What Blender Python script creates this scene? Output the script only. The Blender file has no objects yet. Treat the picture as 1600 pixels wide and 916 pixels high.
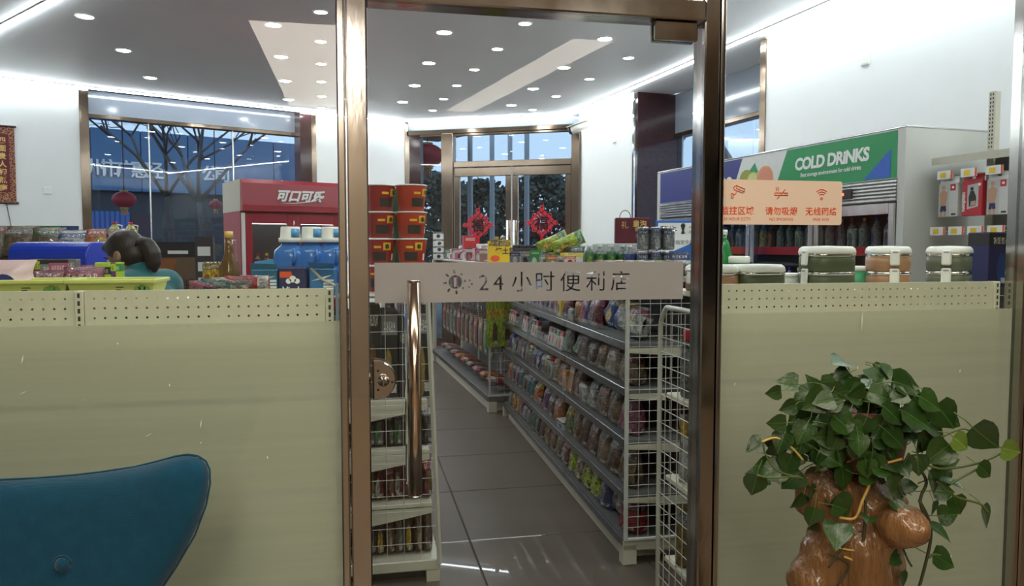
import bpy, bmesh, math, random
from mathutils import Vector, Matrix, Euler
SC = bpy.context.scene
COL = SC.collection
PI = math.pi
R = math.radians
random.seed(7)

# ------------------------------------------------------------------ camera
F_PX, YAW, PITCH, EYE = 1190.0, R(11.5), math.atan(71 / 1190), Vector((0, -2.1, 1.5))
cam = bpy.data.cameras.new('camera'); cam.sensor_width = 36; cam.lens = F_PX / 1600 * 36
cam.clip_start = 0.05; cam.clip_end = 200
camo = bpy.data.objects.new('camera', cam); COL.objects.link(camo)
camo.location = EYE; camo.rotation_euler = (PI / 2 - PITCH, 0, -YAW)
SC.camera = camo
# ------------------------------------------------------------------ sky, exposure
W = bpy.data.worlds.new('sky'); SC.world = W; W.use_nodes = True
bg = W.node_tree.nodes['Background']; bg.inputs[0].default_value = (.60, .69, .86, 1); bg.inputs[1].default_value = 0.40
SC.view_settings.view_transform = 'Standard'; SC.view_settings.look = 'None'
SC.view_settings.gamma = 1; SC.view_settings.use_curve_mapping = False
SC.view_settings.exposure = 2.05
DISC_BIG, DISC_SMALL, STRIP = 38.0, 20.0, 13.2        # brightness of the shop's lamps
LOBBY = 27.0                                           # watts of the lobby's two long ceiling panels, scaled down for the added fill
def lobby_light(x, y, w, l_, rz, k):
    l = bpy.data.lights.new('lobby_light', 'AREA'); l.shape = 'RECTANGLE'; l.size = w; l.size_y = l_
    l.energy = LOBBY * k; l.color = (1, .90, .76)
    o = bpy.data.objects.new('lobby_light', l); o.location = (x, y, 2.97); o.rotation_euler.z = rz; COL.objects.link(o)
lobby_light(-.36, -4.6, .62, 3.6, 0, 1.0)
lobby_light(1.40, -4.6, .30, 4.2, R(-10.5), .42)
lobby_light(.4, -1.15, 3.6, .5, 0, .40)  # added fill panel, unseen, brightening chair, plant and frosted film

# ------------------------------------------------------------------ rays: a pixel of the 1600x916 frame to a point at a real distance
def ray(u, v):
    a, b = (u - 800) / F_PX, (458 - v) / F_PX
    fh = math.cos(PITCH) + b * math.sin(PITCH)
    return Vector((a * math.cos(YAW) + fh * math.sin(YAW), -a * math.sin(YAW) + fh * math.cos(YAW), -math.sin(PITCH) + b * math.cos(PITCH)))
def at(u, v, d):                       # at distance d ahead of the camera
    r = ray(u, v); return EYE + r * (d / (r.x * math.sin(YAW) + r.y * math.cos(YAW)))
def at_z(u, v, z):
    r = ray(u, v); return EYE + r * ((z - EYE.z) / r.z)
def at_y(u, v, y):
    r = ray(u, v); return EYE + r * ((y - EYE.y) / r.y)
def on_wall(u, v, p, d):               # on the vertical plane through p along d
    n = Vector((-d.y, d.x, 0)); r = ray(u, v)
    return EYE + r * ((Vector((p.x, p.y, 0)) - Vector((EYE.x, EYE.y, 0))).dot(n) / r.dot(n))

# ------------------------------------------------------------------ materials
MATS = {}
class NT:
    def __init__(s, name):
        s.m = bpy.data.materials.new(name); s.m.use_nodes = True; s.t = s.m.node_tree; s.t.nodes.clear()
        s.out = s.n('ShaderNodeOutputMaterial')
    def n(s, k, **kw):
        x = s.t.nodes.new(k)
        for a, b in kw.items(): setattr(x, a, b)
        return x
    def set(s, sock, v):
        if v is None: return
        if hasattr(v, 'is_output') or isinstance(v, bpy.types.NodeSocket): s.t.links.new(v, sock)
        elif isinstance(v, (tuple, list)) and len(v) == 3 and sock.type == 'RGBA': sock.default_value = (*v, 1)
        else: sock.default_value = v
    def math(s, op, a, b=None, c=None):
        x = s.n('ShaderNodeMath', operation=op)
        for i, v in enumerate((a, b, c)): s.set(x.inputs[i], v)
        return x.outputs[0]
    def mix(s, f, a, b):
        x = s.n('ShaderNodeMix', data_type='RGBA'); s.set(x.inputs[0], f); s.set(x.inputs[6], a); s.set(x.inputs[7], b); return x.outputs[2]
    def coord(s, k='Generated'): return s.n('ShaderNodeTexCoord').outputs[k]
    def noise(s, vec, scale, detail=3, col=False, rough=.5):
        x = s.n('ShaderNodeTexNoise'); s.set(x.inputs['Vector'], vec); x.inputs['Scale'].default_value = scale; x.inputs['Detail'].default_value = detail; x.inputs['Roughness'].default_value = rough
        return x.outputs[1 if col else 0]
    def map(s, vec, scale=(1, 1, 1), loc=(0, 0, 0)):
        x = s.n('ShaderNodeMapping'); s.set(x.inputs[0], vec); x.inputs['Scale'].default_value = scale; x.inputs['Location'].default_value = loc; return x.outputs[0]
    def bsdf(s, col, rough=.5, metal=0, bump=None, bstr=.2, bdist=.01, spec=.5, coat=0, coatr=.08, emit=None, estr=0, sheen=0, trans=0):
        p = s.n('ShaderNodeBsdfPrincipled'); s.set(p.inputs['Base Color'], col); s.set(p.inputs['Roughness'], rough); s.set(p.inputs['Metallic'], metal)
        p.inputs['Specular IOR Level'].default_value = spec; p.inputs['Coat Weight'].default_value = coat; p.inputs['Coat Roughness'].default_value = coatr
        p.inputs['Sheen Weight'].default_value = sheen; p.inputs['Transmission Weight'].default_value = trans
        if emit is not None: s.set(p.inputs['Emission Color'], emit); p.inputs['Emission Strength'].default_value = estr
        if bump is not None:
            b = s.n('ShaderNodeBump'); b.inputs['Strength'].default_value = bstr; b.inputs['Distance'].default_value = bdist; s.set(b.inputs['Height'], bump); s.t.links.new(b.outputs[0], p.inputs['Normal'])
        return p.outputs[0]
    def done(s, sh): s.t.links.new(sh, s.out.inputs[0]); return s.m
def plain(name, col, rough=.5, metal=0, grain=0.06, scale=30, bump=.1, **kw):
    if name in MATS: return MATS[name]
    n = NT(name); c = n.coord('Object'); nz = n.noise(c, scale)
    dark = tuple(max(0, x * (1 - grain * 2)) for x in col); lite = tuple(min(1, x * (1 + grain)) for x in col)
    MATS[name] = n.done(n.bsdf(n.mix(nz, dark, lite), rough, metal, bump=nz if bump else None, bstr=bump, bdist=.004, **kw)); return MATS[name]
def glow(name, col, strength):
    if name in MATS: return MATS[name]
    n = NT(name); e = n.n('ShaderNodeEmission'); e.inputs[0].default_value = (*col, 1); e.inputs[1].default_value = strength
    MATS[name] = n.done(e.outputs[0]); return MATS[name]
def pane(name, tint=(.93, .97, .96), refl=1.0, film=None, filmw=0, transl=0):
    n = NT(name); t = n.n('ShaderNodeBsdfTransparent'); t.inputs[0].default_value = (*tint, 1)
    g = n.n('ShaderNodeBsdfGlossy'); g.inputs['Roughness'].default_value = 0.0
    f = n.n('ShaderNodeFresnel'); f.inputs[0].default_value = 1.45
    geo = n.n('ShaderNodeNewGeometry')
    fr = n.math('MULTIPLY', n.math('MULTIPLY', f.outputs[0], refl), n.math('SUBTRACT', 1.0, geo.outputs['Backfacing']))
    base = t.outputs[0]
    if film:
        d = n.n('ShaderNodeBsdfDiffuse'); l = n.n('ShaderNodeBsdfTranslucent')
        c = n.coord('Object'); st = n.noise(n.map(c, (.6, 1, 26)), 2.0, 2)
        col = n.mix(st, tuple(x * .86 for x in film), film)
        n.set(d.inputs[0], col); n.set(l.inputs[0], col)
        a = n.n('ShaderNodeMixShader'); a.inputs[0].default_value = transl; n.t.links.new(d.outputs[0], a.inputs[1]); n.t.links.new(l.outputs[0], a.inputs[2])
        b = n.n('ShaderNodeMixShader'); b.inputs[0].default_value = filmw; n.t.links.new(base, b.inputs[1]); n.t.links.new(a.outputs[0], b.inputs[2]); base = b.outputs[0]
    x = n.n('ShaderNodeMixShader'); n.set(x.inputs[0], fr); n.t.links.new(base, x.inputs[1]); n.t.links.new(g.outputs[0], x.inputs[2])
    return n.done(x.outputs[0])
def steel(name, col, rough=.12, streak=.35):
    n = NT(name); c = n.coord('Object'); nz = n.noise(n.map(c, (2, 2, .7)), 6, 4); fine = n.noise(n.map(c, (400, 400, 2)), 1, 2)
    r = n.math('ADD', n.math('MULTIPLY', nz, streak * .4), rough * .6)
    return n.done(n.bsdf(n.mix(nz, tuple(x * .78 for x in col), col), r, 1.0, bump=n.math('ADD', n.math('MULTIPLY', nz, 1.0), n.math('MULTIPLY', fine, .03)), bstr=.10, bdist=.01))
def printed(name, c1, c2, c3, seed=0, style='bag', rough=.25):
    """packaging: ground colour, head band, picture patch and lines of small print, all in the pack's own coordinates"""
    if name in MATS: return MATS[name]
    n = NT(name); g = n.coord('Generated'); sp = n.n('ShaderNodeSeparateXYZ'); n.set(sp.inputs[0], g); x, z = sp.outputs[0], sp.outputs[2]
    gs = n.map(g, (1, 1, 1), (seed * 1.37, seed * .61, seed * .93)); nz = n.noise(gs, 9, 4)
    def inside(a, lo, hi): return n.math('MULTIPLY', n.math('GREATER_THAN', a, lo), n.math('LESS_THAN', a, hi))
    px, pz = .5 + .13 * math.sin(seed * 2.1), .34 + .07 * math.cos(seed * 1.3)
    dx = n.math('MULTIPLY', n.math('SUBTRACT', x, px), 1.25); dz = n.math('SUBTRACT', z, pz)
    dd = n.math('SQRT', n.math('ADD', n.math('MULTIPLY', dx, dx), n.math('MULTIPLY', dz, dz)))
    dd = n.math('ADD', dd, n.math('MULTIPLY', n.math('SUBTRACT', nz, .5), .16))
    food = n.mix(nz, tuple(q * .45 for q in c3), tuple(min(1, q * 1.25) for q in c3))
    col = c1
    if style == 'food': col = n.mix(n.math('GREATER_THAN', n.noise(gs, 5, 5, rough=.7), .52), food, tuple(q * .6 for q in c3))
    elif style == 'spots':
        v = n.n('ShaderNodeTexVoronoi'); n.set(v.inputs[0], gs); v.inputs['Scale'].default_value = 5.5
        col = n.mix(n.math('LESS_THAN', v.outputs[0], .32), c1, c3)
    else: col = n.mix(n.math('LESS_THAN', dd, .27), col, food)
    lo = .70 + .06 * math.sin(seed)
    col = n.mix(inside(z, lo, lo + (.22 if style != 'food' else .14)), col, c2)
    br = n.n('ShaderNodeTexBrick'); n.set(br.inputs['Vector'], n.map(g, (1, 1, 1))); 
    sx = n.math('FRACT', n.math('MULTIPLY', x, 5.3 + seed % 3)); cell = n.math('GREATER_THAN', n.noise(n.map(g, (16, 1, 13), (seed, 0, seed)), 3.0, 1), .53)
    tx = n.math('MULTIPLY', n.math('MULTIPLY', inside(z, lo + .03, lo + .15), inside(x, .14, .86)), n.math('MULTIPLY', inside(sx, .12, .86), cell))
    lum = c2[0] * .3 + c2[1] * .6 + c2[2] * .1
    col = n.mix(tx, col, (.95, .93, .88) if lum < .42 else tuple(q * .25 for q in c1) if sum(c1) < 1.5 else (.5, .03, .03))
    sm = n.math('MULTIPLY', n.math('MULTIPLY', inside(z, .07, .17), inside(x, .55, .9)), n.math('GREATER_THAN', n.noise(n.map(g, (40, 1, 60)), 1.5, 1), .5))
    col = n.mix(sm, col, (.9, .9, .88))
    t = n.t; t.nodes.remove(br)
    wr = n.noise(n.map(g, (2, 2, 5), (seed, 0, 0)), 5, 3)
    if style != 'box':                                      # printed mottling of the foil
        v2 = n.noise(n.map(g, (1, 1, 1.4), (seed * 2.3, 0, seed)), 6, 5, rough=.7); ramp = n.math('MULTIPLY', n.math('SUBTRACT', v2, .40), 4.0); cl = n.n('ShaderNodeClamp'); n.set(cl.inputs[0], ramp)
        col = n.mix(cl.outputs[0], n.mix(.72, col, (.012, .008, .006)), col)
    MATS[name] = n.done(n.bsdf(col, rough, 0, bump=wr if style != 'box' else None, bstr=.5, bdist=.02, coat=.35 if style != 'box' else .1)); return MATS[name]

M = {}
M['cream'] = plain('cream_enamel', (.56, .53, .43), .38)
M['white_metal'] = plain('white_enamel', (.52, .51, .47), .35)
M['white_wall'] = plain('white_paint', (.80, .81, .80), .75, scale=6, grain=.02)
M['ceil'] = plain('ceiling_paint', (.84, .84, .86), .5, scale=3, grain=.02, bump=.03)
M['steel'] = steel('polished_steel', (.47, .45, .425))
M['shelf_shade'] = plain('shaded_shelf_grey', (.13, .13, .13), .45)  # cream shelf metal coloured dark grey, shade put into the colour
M['gold'] = steel('bronze_steel', (.33, .255, .195), .16)
M['chrome'] = steel('chrome', (.85, .83, .80), .06, .1)
M['alu'] = steel('brushed_aluminium', (.72, .72, .70), .3)
M['black'] = plain('black_plastic', (.015, .015, .016), .35)
M['dark'] = plain('dark_grey', (.05, .05, .055), .4)
M['rail'] = plain('grey_price_rail', (.030, .030, .033), .2)
M['clear'] = pane('clear_plastic', (.9, .92, .92), .7)
M['glass'] = pane('pane_glass', (.93, .97, .96), 1.0)
M['win'] = pane('window_glass', (.78, .85, .90), 1.6)
M['film'] = pane('frosted_film', (.95, .97, .92), .6, (.82, .79, .67), .54, .15)
M['sticker'] = pane('frosted_band', (.95, .95, .95), .4, (.46, .455, .45), .82, .15)
M['white'] = plain('white_plastic', (.82, .81, .76), .35, grain=.02)
M['red'] = plain('red_plastic', (.50, .015, .03), .3, grain=.03)
M['cokered'] = plain('crimson_enamel', (.36, .012, .035), .3, grain=.03)
M['blue'] = plain('blue_plastic', (.01, .05, .55), .22, grain=.03)
M['maroon'] = plain('maroon_stone', (.045, .018, .022), .12, scale=60, grain=.4, bump=0)
M['green'] = plain('green_print', (.01, .30, .09), .4, grain=.02)
M['navy'] = plain('navy_print', (.02, .03, .22), .4, grain=.02)
M['inkwhite'] = plain('white_ink', (.9, .9, .88), .5, bump=0)
M['inkgold'] = plain('gold_ink', (.75, .50, .15), .4, bump=0)
M['inkblack'] = plain('black_ink', (.02, .02, .02), .5, bump=0)
M['inkred'] = plain('orange_red_ink', (.80, .10, .03), .5, bump=0)
M['paper'] = plain('white_paper', (.82, .82, .80), .7, bump=0)
M['yellow'] = plain('yellow_card', (.85, .55, .02), .45, grain=.03)
M['wood'] = plain('tan_cardboard', (.42, .27, .14), .8)
M['grey'] = plain('grey_plastic', (.35, .35, .36), .4)

# ------------------------------------------------------------------ mesh building
class MB:
    def __init__(s): s.v, s.f, s.m, s.sm = [], [], [], []; s.k = 0
    def add(s, vs, fs, smooth=False, mat=None):
        b = len(s.v); s.v += [tuple(p) for p in vs]
        for f in fs: s.f.append(tuple(i + b for i in f)); s.m.append(s.k if mat is None else mat); s.sm.append(smooth)
        return s
    def box(s, x0, x1, y0, y1, z0, z1, bev=0, mat=None, rot=None):
        if bev:
            b = min(bev, abs(x1 - x0) * .45, abs(y1 - y0) * .45, abs(z1 - z0) * .45); vs, fs = [], []
            X, Y, Z = (x0, x1), (y0, y1), (z0, z1); idx = {}
            for i in (0, 1):
                for j in (0, 1):
                    for k in (0, 1):
                        sx, sy, sz = (1, -1)[i] * b, (1, -1)[j] * b, (1, -1)[k] * b
                        for a, p in (('x', (X[i], Y[j] + sy, Z[k] + sz)), ('y', (X[i] + sx, Y[j], Z[k] + sz)), ('z', (X[i] + sx, Y[j] + sy, Z[k]))):
                            idx[a, i, j, k] = len(vs); vs.append(p)
            q = lambda *t: fs.append(tuple(idx[a] for a in t))
            for i in (0, 1):
                o = 1 if i else -1
                w = lambda t: fs.append(tuple(idx[a] for a in (t if o > 0 else t[::-1])))
                w([('x', i, 0, 0), ('x', i, 1, 0), ('x', i, 1, 1), ('x', i, 0, 1)])
                w([('y', 0, i, 0), ('y', 0, i, 1), ('y', 1, i, 1), ('y', 1, i, 0)])
                w([('z', 0, 0, i), ('z', 1, 0, i), ('z', 1, 1, i), ('z', 0, 1, i)])
            for i in (0, 1):
                for j in (0, 1):
                    e = [('x', i, j, 0), ('y', i, j, 0), ('y', i, j, 1), ('x', i, j, 1)]; q(*(e if (i == j) == False else e[::-1]))
                    e = [('x', i, 0, j), ('z', i, 0, j), ('z', i, 1, j), ('x', i, 1, j)]; q(*(e if (i == j) else e[::-1]))
                    e = [('y', 0, i, j), ('z', 0, i, j), ('z', 1, i, j), ('y', 1, i, j)]; q(*(e if (i == j) == False else e[::-1]))
                    for k in (0, 1):
                        e = [('x', i, j, k), ('y', i, j, k), ('z', i, j, k)]; q(*(e if (i + j + k) % 2 else e[::-1]))
        else:
            vs = [(x, y, z) for x in (x0, x1) for y in (y0, y1) for z in (z0, z1)]
            fs = [(0, 1, 3, 2), (4, 6, 7, 5), (0, 4, 5, 1), (2, 3, 7, 6), (0, 2, 6, 4), (1, 5, 7, 3)]
        if rot is not None: vs = [rot @ Vector(p) for p in vs]
        return s.add(vs, fs, False, mat)
    def lathe(s, prof, n=16, c=(0, 0, 0), sx=1, sy=1, mat=None, smooth=True, cap=True, sq=None):
        vs, fs = [], []
        for r, z in prof:
            for i in range(n):
                a = 2 * PI * i / n; ca, sa = math.cos(a), math.sin(a)
                if sq:
                    e = 2 / sq; ca, sa = math.copysign(abs(ca) ** e, ca), math.copysign(abs(sa) ** e, sa)
                vs.append((c[0] + r * ca * sx, c[1] + r * sa * sy, c[2] + z))
        for j in range(len(prof) - 1):
            for i in range(n):
                k = (i + 1) % n; fs.append((j * n + i, j * n + k, (j + 1) * n + k, (j + 1) * n + i))
        s.add(vs, fs, smooth, mat)
        if cap:
            b = len(s.v) - len(vs); mm = s.k if mat is None else mat
            if prof[0][0] > 1e-4: s.f.append(tuple(b + i for i in range(n))[::-1]); s.m.append(mm); s.sm.append(False)
            if prof[-1][0] > 1e-4: s.f.append(tuple(b + (len(prof) - 1) * n + i for i in range(n))); s.m.append(mm); s.sm.append(False)
        return s
    def tube(s, pts, r, n=8, mat=None, cap=True):
        pts = [Vector(p) for p in pts]; rs = r if isinstance(r, (list, tuple)) else [r] * len(pts)
        vs, fs = [], []; up = None
        for i, p in enumerate(pts):
            d = (pts[min(i + 1, len(pts) - 1)] - pts[max(i - 1, 0)]).normalized()
            if up is None: up = Vector((0, 0, 1)) if abs(d.z) < .9 else Vector((1, 0, 0))
            a = d.cross(up).normalized(); b = a.cross(d).normalized(); up = b
            for k in range(n):
                t = 2 * PI * k / n; vs.append(p + (a * math.cos(t) + b * math.sin(t)) * rs[i])
        for i in range(len(pts) - 1):
            for k in range(n):
                q = (k + 1) % n; fs.append((i * n + k, i * n + q, (i + 1) * n + q, (i + 1) * n + k))
        if cap: fs.append(tuple(range(n))[::-1]); fs.append(tuple((len(pts) - 1) * n + k for k in range(n)))
        return s.add(vs, fs, n > 4, mat)
    def prism(s, poly, a0, a1, axis='z', mat=None, smooth=False):
        n = len(poly)
        P = {'z': lambda x, y, h: (x, y, h), 'y': lambda x, y, h: (x, h, y), 'x': lambda x, y, h: (h, x, y)}[axis]
        vs = [P(x, y, a0) for x, y in poly] + [P(x, y, a1) for x, y in poly]
        ar = sum(poly[i][0] * poly[(i + 1) % n][1] - poly[(i + 1) % n][0] * poly[i][1] for i in range(n))
        flip = (ar > 0) != (axis in 'zx')
        if (a1 < a0): flip = not flip
        fs = [tuple(range(n))[::-1], tuple(range(n, 2 * n))] + [(i, (i + 1) % n, n + (i + 1) % n, n + i) for i in range(n)]
        if flip: fs = [f[::-1] for f in fs]
        return s.add(vs, fs, smooth, mat)
    def grid(s, fn, nu, nv, mat=None, smooth=True, closed=False):
        vs = [fn(i / nu, j / nv) for j in range(nv + 1) for i in range(nu + 1)]
        fs = [(j * (nu + 1) + i, j * (nu + 1) + i + 1, (j + 1) * (nu + 1) + i + 1, (j + 1) * (nu + 1) + i) for j in range(nv) for i in range(nu)]
        return s.add(vs, fs, smooth, mat)
    def mesh(s, name, mats):
        me = bpy.data.meshes.new(name); me.from_pydata(s.v, [], s.f)
        for m in (mats if isinstance(mats, (list, tuple)) else [mats]): me.materials.append(m)
        me.polygons.foreach_set('material_index', s.m); me.polygons.foreach_set('use_smooth', s.sm); me.update(); return me
    def build(s, name, mats, parent=None, loc=None, rz=0): return link(name, s.mesh(name, mats), parent, loc, rz)
def link(name, data, parent=None, loc=None, rz=0):
    o = bpy.data.objects.new(name, data); COL.objects.link(o)
    if parent is not None: o.parent = parent
    if loc is not None: o.location = loc
    if rz: o.rotation_euler.z = rz
    return o
def empty(name, loc=(0, 0, 0), rz=0):
    o = link(name, None, None, loc, rz); o.empty_display_size = .05; return o
LABELS = {}
def tag(o, label, cat, group=None, kind=None):
    nw = len(label.split())
    if not 4 <= nw <= 16: print('LABEL LENGTH', nw, label)
    o['label'] = label; o['category'] = cat
    if group: o['group'] = group
    if kind: o['kind'] = kind
    LABELS.setdefault(label, []).append(o.name)
    return o
def thing(name, label, cat, loc=(0, 0, 0), rz=0, group=None): return tag(empty(name, loc, rz), label, cat, group)
def struct(o): o['kind'] = 'structure'; return o
def kids(o): return [c for c in bpy.data.objects if c.parent == o]
def copy_tree(o, loc, rz=None, label=None, kid_list=None):
    c = o.copy(); COL.objects.link(c); c.location = loc
    if rz is not None: c.rotation_euler.z = rz
    if label: c['label'] = label
    def rec(a, b):
        for k in list(a.children):
            q = k.copy(); COL.objects.link(q); q.parent = b; rec(k, q)
    rec(o, c); return c
def subsurf(o, n=1):
    m = o.modifiers.new('s', 'SUBSURF'); m.levels = n; m.render_levels = n; return o
ORD = 'first second third fourth fifth sixth seventh eighth ninth tenth eleventh twelfth thirteenth fourteenth fifteenth sixteenth seventeenth eighteenth nineteenth twentieth'.split() + ['twenty-' + w for w in 'first second third fourth fifth sixth seventh eighth ninth'.split()] + ['thirtieth']
_txt = {}
def text_mesh(body, size=1, offset=0, extrude=0, align='CENTER', shear=0, space=1):
    k = (body, size, offset, extrude, align, shear, space)
    if k in _txt: return _txt[k]
    cu = bpy.data.curves.new('t', 'FONT'); cu.body = body; cu.size = size; cu.offset = offset; cu.extrude = extrude; cu.align_x = align; cu.shear = shear; cu.space_character = space; cu.resolution_u = 3
    o = bpy.data.objects.new('t', cu); COL.objects.link(o)
    dg = bpy.context.evaluated_depsgraph_get(); me = bpy.data.meshes.new_from_object(o.evaluated_get(dg))
    bpy.data.objects.remove(o); _txt[k] = me; return me
def lettering(body, mat, parent, loc, size, rz=0, rx=PI / 2, name='lettering', **kw):
    me = text_mesh(body, size, **kw).copy(); me.materials.clear(); me.materials.append(mat)
    o = link(name, me, parent, loc); o.rotation_euler = (rx, 0, rz); return o
def spline_pts(ctrl, n=6):
    c = [Vector(p) for p in ctrl]; out = []
    for i in range(len(c) - 1):
        p0, p1, p2, p3 = c[max(i - 1, 0)], c[i], c[i + 1], c[min(i + 2, len(c) - 1)]
        for k in range(n):
            t = k / n; out.append(.5 * ((2 * p1) + (p2 - p0) * t + (2 * p0 - 5 * p1 + 4 * p2 - p3) * t * t + (3 * p1 - p0 - 3 * p2 + p3) * t ** 3))
    return out + [c[-1]]
def blob_body(parts, voxel, smooth=4):
    """tapered capsules [(p, q, r0, r1)] and ellipsoids [(p, (rx,ry,rz))] melted into one continuous surface"""
    b = MB()
    for p in parts:
        if len(p) == 2:
            (c, rr) = p; prof = [(math.sin(PI * i / 12), -math.cos(PI * i / 12)) for i in range(13)]
            vs = []; q = MB(); q.lathe([(max(r, 1e-3), z) for r, z in prof], 18); b.add([(c[0] + x * rr[0], c[1] + y * rr[1], c[2] + z * rr[2]) for x, y, z in q.v], q.f)
        else:
            a, e, r0, r1 = p; a, e = Vector(a), Vector(e); d = (e - a).normalized()
            pts = [a - d * r0 * k for k in (.98, .8, .45)] + [a, a.lerp(e, .5), e] + [e + d * r1 * k for k in (.45, .8, .98)]
            b.tube(pts, [r0 * .2, r0 * .6, r0 * .89, r0, (r0 + r1) / 2, r1, r1 * .89, r1 * .6, r1 * .2], 12)
    me = b.mesh('blob', []); o = bpy.data.objects.new('blob', me); COL.objects.link(o)
    m = o.modifiers.new('r', 'REMESH'); m.mode = 'VOXEL'; m.voxel_size = voxel; m.use_smooth_shade = True
    s = o.modifiers.new('s', 'SMOOTH'); s.iterations = smooth; s.factor = .5
    dg = bpy.context.evaluated_depsgraph_get(); out = bpy.data.meshes.new_from_object(o.evaluated_get(dg)); bpy.data.objects.remove(o)
    return out
# ------------------------------------------------------------------ the setting
CEIL = 3.4
P_L, D_L = Vector((-3.87, 7.48, 0)), Vector((4.61, 2.14, 0)).normalized()
P_B, D_B = Vector((.757, 9.615, 0)), Vector((2.233, -1.129, 0)).normalized()
P_R, D_R = Vector((3.154, 8.56, 0)), Vector((.635, -5.332, 0)).normalized()
def outw(d): return Vector((-d.y, d.x, 0))
P_L = P_L + outw(D_L) * .06; P_B = P_B + outw(D_B) * .06
def s_of(u, P, d, v=200): return (on_wall(u, v, P, d) - Vector((P.x, P.y, 0))).dot(d)
def z_of(u, v, P, d): return on_wall(u, v, P, d).z
ANG = {k: math.atan2(d.y, d.x) for k, d in (('L', D_L), ('B', D_B), ('R', D_R))}
def onL(mb, name, mat, parent=None): return mb.build(name, mat, parent, *(() if parent else ((P_L.x, P_L.y, 0), ANG['L'])))
def onB(mb, name, mat, parent=None): return mb.build(name, mat, parent, *(() if parent else ((P_B.x, P_B.y, 0), ANG['B'])))
def onR(mb, name, mat, parent=None): return mb.build(name, mat, parent, *(() if parent else ((P_R.x, P_R.y, 0), ANG['R'])))
def B1(*a, **k): return MB().box(*a, **k)

# floor with its big dark tiles
n = NT('floor_tile'); c = n.coord('Object'); n1 = n.noise(n.map(c, (1, 2.2, 1)), 2.2, 6, rough=.6); n2 = n.noise(c, 18, 4)
fc = n.mix(n1, (.054, .041, .031), (.150, .118, .090)); fc = n.mix(n.math('MULTIPLY', n2, .35), fc, (.08, .068, .056))
M['tile'] = n.done(n.bsdf(fc, n.math('ADD', n.math('MULTIPLY', n1, .15), .40), 0, bump=n2, bstr=.02, bdist=.002, coat=.16, coatr=.015, spec=.3))
M['grout'] = plain('dark_grout', (.05, .047, .043), .7)
floor = struct(B1(-6.6, 5.2, -6.2, 11.2, -.2, -.006).build('floor', M['grout']))
tm = B1(-.397, .397, -.397, .397, -.012, 0, bev=.003).mesh('tile', M['tile'])
for i in range(-1, 4):
    for j in range(-1, 11):
        link('tile', tm, floor, (.15 + .8 * i, 1.286 + .8 * j - .0, 0))
far_tiles = B1(-6.6, -1.056, -.32, 9.5, -.01, 0).box(2.956, 5, -.32, 9.5, -.01, 0)
tf = far_tiles.build('tile_field', M['tile'], floor); tf['kind'] = 'stuff'
lobby_floor = struct(B1(-6.6, 5.2, -6.2, -.33, -.006, 0).build('floor', plain('lobby_stone', (.24, .17, .11), .2, scale=3)))

# ceilings
struct(MB().prism([(-6.6, 6.3), (.74, 9.9), (3.3, 8.7), (4.6, 4.6), (4.7, 0), (-6.6, 0)], CEIL, CEIL + .15).build('ceiling', M['ceil']))
lob = plain('lobby_plaster', (.36, .29, .21), .8)
struct(B1(-6.6, 5.2, -6.2, -.06, 3.0, 3.15).build('ceiling', lob))
bm = B1(-6.6, 5.2, -2.5, -2.1, 2.78, 3.0).build('trim_1', plain('lobby_beam', (.60, .44, .28), .7)); struct(bm)
struct(B1(-6.6, 5.2, -6.35, -6.2, 0, 3.1).build('wall_lobby', lob))
lw = struct(B1(2.7, 5.1, -6.2, -6.15, .75, 2.6).box(2.6, 2.7, -6.2, -6.12, .65, 2.7).box(5.1, 5.2, -6.2, -6.12, .65, 2.7).build('window_9', plain('dark_reflection_tone', (.02, .022, .028), .1)))  # unseen dark panel, added for the right door post to mirror
struct(B1(-6.75, -6.6, -6.35, 6.4, 0, 3.5).build('wall_left', M['white_wall']))
struct(B1(5.2, 5.35, -6.35, 0, 0, 3.1).build('wall_lobby_side', lob))
struct(B1(-6.6, 5.2, -.05, .05, 2.95, 3.55).build('wall_front', M['white_wall']))

# left-hand outer wall with the street window
sA, sB, sC = s_of(139, P_L, D_L), s_of(486, P_L, D_L), s_of(632, P_L, D_L)
wl = struct(onL(B1(-3.2, sA - .10, 0, .25, 0, CEIL), 'wall_street', M['white_wall']))
struct(onL(B1(sB + .07, sC, 0, .25, 0, CEIL), 'wall_street', M['white_wall']))
struct(onL(B1(sA - .10, sA, -.012, .3, 0, CEIL - .02), 'trim_2', M['gold']))
struct(onL(B1(sB, sB + .07, -.012, .3, 0, CEIL - .02), 'trim_3', M['gold']))
struct(onL(B1(sC, sC + .07, -.012, .25, 0, CEIL - .02), 'trim_4', M['gold']))
struct(onL(B1(sA, sB, -.0, .3, 0, .75), 'wall_street_sill', M['white_wall']))
zt = 3.12
M['spandrel'] = plain('grey_spandrel', (.20, .22, .26), .12, grain=.02, bump=0)
struct(onL(B1(sA, sB, .20, .3, zt, CEIL), 'wall_spandrel', M['spandrel']))
win = struct(onL(B1(sA, sB, .17, .30, zt - .05, zt, bev=.006).box(sA, sB, .17, .30, .75, .80), 'window_1', M['gold']))
sm1, sm2 = s_of(238, P_L, D_L) , s_of(371, P_L, D_L)
for a, b in ((sA, sm1 - .008), (sm1 + .008, sm2 - .008), (sm2 + .008, sB)):
    onL(B1(a, b, .225, .237, .80, zt - .05), 'pane', M['win'], win)
for a in (sm1, sm2): onL(B1(a - .008, a + .008, .215, .245, .80, zt - .05), 'mullion', M['alu'], win)
struct(onL(B1(sB - .16, sB, .0, .22, .75, CEIL), 'trim_5', M['maroon']))

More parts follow.
